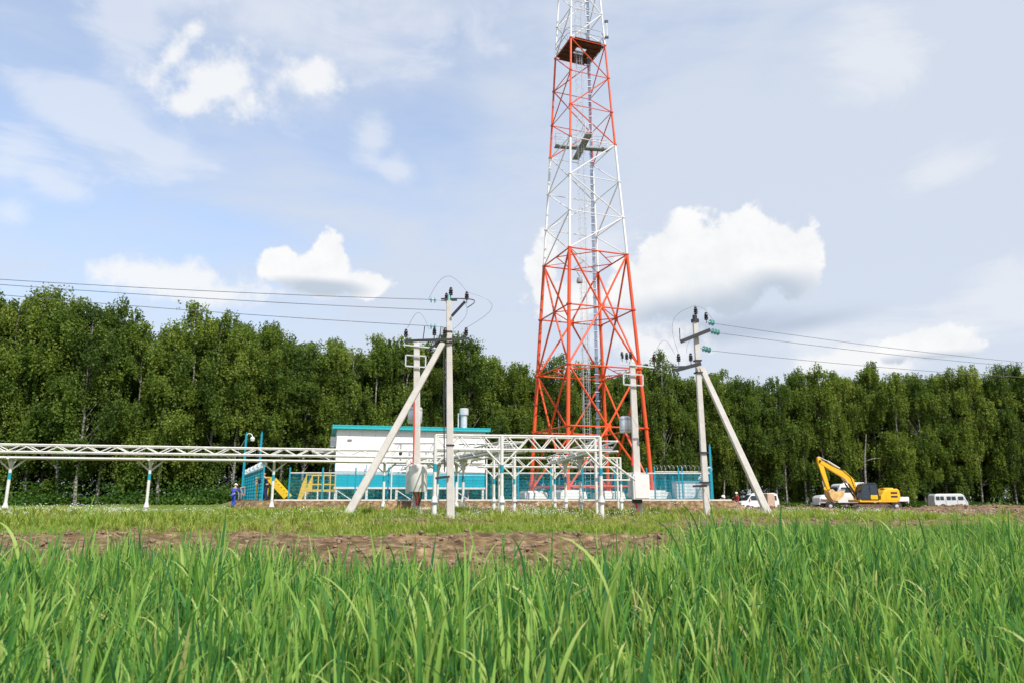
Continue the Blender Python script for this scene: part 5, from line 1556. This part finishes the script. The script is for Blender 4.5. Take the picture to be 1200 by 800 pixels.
def cereal(seed, H=.5):
    g = random.Random(seed); V, F, T = [], [], []

    def add(r):
        k = len(V); V.extend(r[0]); F.extend([tuple(a + k for a in q) for q in r[1]]); T.extend(r[2])
    for s in range(g.choice((2, 3, 3))):
        bx, by = g.uniform(-.03, .03), g.uniform(-.03, .03); hs = H * g.uniform(.50, .78); leanx, leany = g.uniform(-.10, .10), g.uniform(-.10, .10)
        # stem
        k = len(V)
        for z, r_ in ((0, .0032), (hs * .6, .003), (hs, .0026)):
            for q in range(4):
                t = math.pi / 2 * q; V.append(np.array([bx + leanx * z + r_ * math.cos(t), by + leany * z + r_ * math.sin(t), z])); T.append(.62)
        for i in range(2):
            for q in range(4): F.append((k + i * 4 + q, k + i * 4 + (q + 1) % 4, k + i * 4 + 4 + (q + 1) % 4, k + i * 4 + 4 + q))
        az0 = g.uniform(0, 6.28)
        nl = g.choice((4, 5))
        for i in range(nl):
            f = (.12, .36, .62, .86, 1.0)[i] if nl == 5 else (.2, .5, .82, 1.0)[i]
            top = i >= nl - 2
            z = hs * f
            ln = g.uniform(.16, .26) if not top else g.uniform(.19, .31)
            lean = g.uniform(.10, .42) if not top else g.uniform(.02, .22)
            curl = g.choice((1.0, 2.0, 3.5, 6.0)) * g.uniform(.6, 1.2) if not top else g.choice((.2, .6, 1.4, 4.0, 8.0)) * g.uniform(.5, 1.2)
            tint = (g.uniform(.0, .32) if g.random() < .52 else g.uniform(.35, .78)) if g.random() > .05 else .88
            if i == 0 and g.random() < .5: tint = .9
            add(blade(g, (bx + leanx * z, by + leany * z, z), az0 + math.pi * (i % 2) + g.uniform(-.5, .5), ln, g.uniform(.007, .0145), lean, curl, g.uniform(-1.4, 1.4), 8, tint, g.choice((0, 0, 0, .35))))
    return mesh_np('cereal_plant', np.array(V), np.array(F), 'crop', np.clip(np.array(T), 0, 1))


def weed(seed, H=.3):
    g = random.Random(seed); V, F, T = [], [], []

    def add(r):
        k = len(V); V.extend(r[0]); F.extend([tuple(a + k for a in q) for q in r[1]]); T.extend(r[2])
    base = g.uniform(.2, .7)
    for s in range(16):
        a = g.uniform(0, 6.28); rr = g.uniform(0, .16)
        z = g.uniform(0, H * .35)
        add(blade(g, (rr * math.cos(a), rr * math.sin(a), z), g.uniform(0, 6.28), g.uniform(.4, 1.0) * H, g.uniform(.010, .03), g.uniform(.05, .8), g.uniform(0, 5), g.uniform(-1, 1), 4, base + g.uniform(-.2, .2)))
    return mesh_np('weed_plant', np.array(V), np.array(F), 'weed', np.clip(np.array(T), 0, 1))


def flower(seed, H=.34):
    g = random.Random(seed); mb = MB()
    for s in range(5):
        a = g.uniform(0, 6.28); r_ = g.uniform(.02, .16); c = Vector((r_ * math.cos(a), r_ * math.sin(a), H * g.uniform(.7, 1.1))); rad = g.uniform(.014, .026)
        k = len(mb.v); mb.v.append(c + Vector((0, 0, .008)))
        for i in range(8):
            t = 2 * math.pi * i / 8; mb.v.append(c + Vector((math.cos(t) * rad * (1 if i % 2 else .6), math.sin(t) * rad * (1 if i % 2 else .6), 0)))
        for i in range(8): mb.f.append((k, k + 1 + i, k + 1 + (i + 1) % 8))
    o = mb.build('flower', 'petal'); me = o.data; bpy.data.objects.remove(o); return me


def clod(seed):
    g = random.Random(seed); bm = bmesh.new(); bmesh.ops.create_icosphere(bm, subdivisions=1, radius=1)
    for v in bm.verts: v.co *= g.uniform(.6, 1.15); v.co.z *= .65
    me = bpy.data.meshes.new('clod'); bm.to_mesh(me); bm.free(); me.materials.append(SOIL); return me


SOIL = mat('dry_soil_clod', (0.20, 0.13, 0.09), .95, var=.4, scale=2, dirt=(.36, .25, .17), dscale=1.3, damt=.8)

gc = np.random.default_rng(3)
# cereal field: drilled rows 12.5 cm apart running away to the right
pts = []
N_try = 485000
xx = gc.uniform(-14, 22.0, N_try); yy = gc.uniform(-1.5, 17.5, N_try)
row = .125; a_ = R(18); ca, sa = math.cos(a_), math.sin(a_)
uu = xx * ca - yy * sa; vv = xx * sa + yy * ca
uu = np.round(uu / row) * row + gc.normal(0, .022, N_try)
xx = uu * ca + vv * sa; yy = -uu * sa + vv * ca
edge_ = crop_edge(xx) + gc.normal(0, .45, N_try)
dist = np.hypot(xx, yy)
vis = (np.abs(xx) < .85 * np.maximum(yy, 0) + 4.5)
dens = np.interp(yy, [-1.5, 3, 8, 17], [.74, .72, .56, .40]) * (.30 + 1.1 * vnoise(xx, yy, 1.3, 31))
keep = (yy < edge_) & (gc.random(N_try) < dens) & vis & ~((dist < .85) & (yy > 0)) & ~(dist < .42) & ~((np.abs(xx) < .25 + .1 * yy) & (yy > 0) & (yy < .75))
xx, yy = xx[keep], yy[keep]
zz = ground_z(xx, yy) - .01
hs = .86 * (.42 + .30 * vnoise(xx, yy, .55, 33) + .38 * vnoise(xx, yy, 1.7, 34) ** 1.3) * gc.uniform(.72, 1.22, len(xx)) * np.where(gc.random(len(xx)) < .05, 1.28, 1)
hs = hs * np.interp(yy, [1.5, 3.5, 5, 13], [1, 1.1, 1.1, .80]) * (1 + .16 * np.exp(-((xx - 1.2) / 1.3) ** 2 - ((yy - 7.5) / 2.5) ** 2))
near = np.hypot(xx, yy) < 1.7
hs = np.where(near, np.minimum(hs, .80), hs)
wind = np.stack([gc.normal(.02, .07, len(xx)), gc.normal(.05, .07, len(xx))], -1)
scatter('cereal_field', 'dense knee-high green cereal crop filling the foreground', 'cereal crop', np.stack([xx, yy, zz], -1), gc.uniform(0, 6.28, len(xx)), wind, hs,
        [cereal(i, .50) for i in range(14)], gc.integers(0, 14, len(xx)))
print('cereal plants', len(xx))

# weeds and flowers of the verge
N_try = 95000
xx = gc.uniform(-34, 22, N_try); yy = 14.5 + 50 * gc.random(N_try) ** 1.35
gr = greenness(xx, yy) * (.25 + 1.1 * vnoise(xx, yy, .8, 41))
keep = (gc.random(N_try) < gr * np.interp(yy, [15, 45, 65], [.85, .55, .35])) & (np.abs(xx) < .74 * yy + 2) & (pad_sdf(xx, yy) < -.8) & ((yy < 47) | (xx < -15))
xx, yy = xx[keep], yy[keep]
hs = (.45 + .85 * vnoise(xx, yy, .5, 42) ** 1.5) * gc.uniform(.6, 1.3, len(xx)) * np.interp(yy, [15, 22, 32, 38, 46], [.55, 1.0, 1.1, .6, .45])
pk = gc.integers(0, 8, len(xx))
fl = gc.random(len(xx)) < .45 * sstep(.42, .62, vnoise(xx, yy, .35, 43)) * sstep(19, 25, yy)
pk = np.where(fl, 8 + gc.integers(0, 2, len(xx)), pk)
scatter('verge_weeds', 'rough green weeds with small white flowers on the verge below the racks', 'weeds', np.stack([xx, yy, ground_z(xx, yy)], -1), gc.uniform(0, 6.28, len(xx)),
        gc.normal(0, .1, (len(xx), 2)), hs, [weed(i) for i in range(8)] + [flower(1), flower(2)], pk)
print('weeds', len(xx))

# soil clods
N_try = 60000
xx = gc.uniform(-14, 40, N_try); yy = 5.5 + 55 * gc.random(N_try) ** 1.6
bare = 1 - greenness(xx, yy)
keep = (gc.random(N_try) < bare * .55) & (yy > crop_edge(xx) - .5) & (np.abs(xx) < .74 * yy + 2) & (pad_sdf(xx, yy) < -.2)
xx, yy = xx[keep], yy[keep]
hs = (.012 + .05 * gc.random(len(xx)) ** 3) * np.interp(yy, [5, 20, 60], [1, 1.4, 2.6])
scatter('soil_clods', 'loose reddish brown clods on the strip of bare turned soil', 'soil', np.stack([xx, yy, ground_z(xx, yy) + hs * .3], -1), gc.uniform(0, 6.28, len(xx)),
        gc.normal(0, .3, (len(xx), 2)), hs, [clod(i) for i in range(4)], gc.integers(0, 4, len(xx)))
print('clods', len(xx))
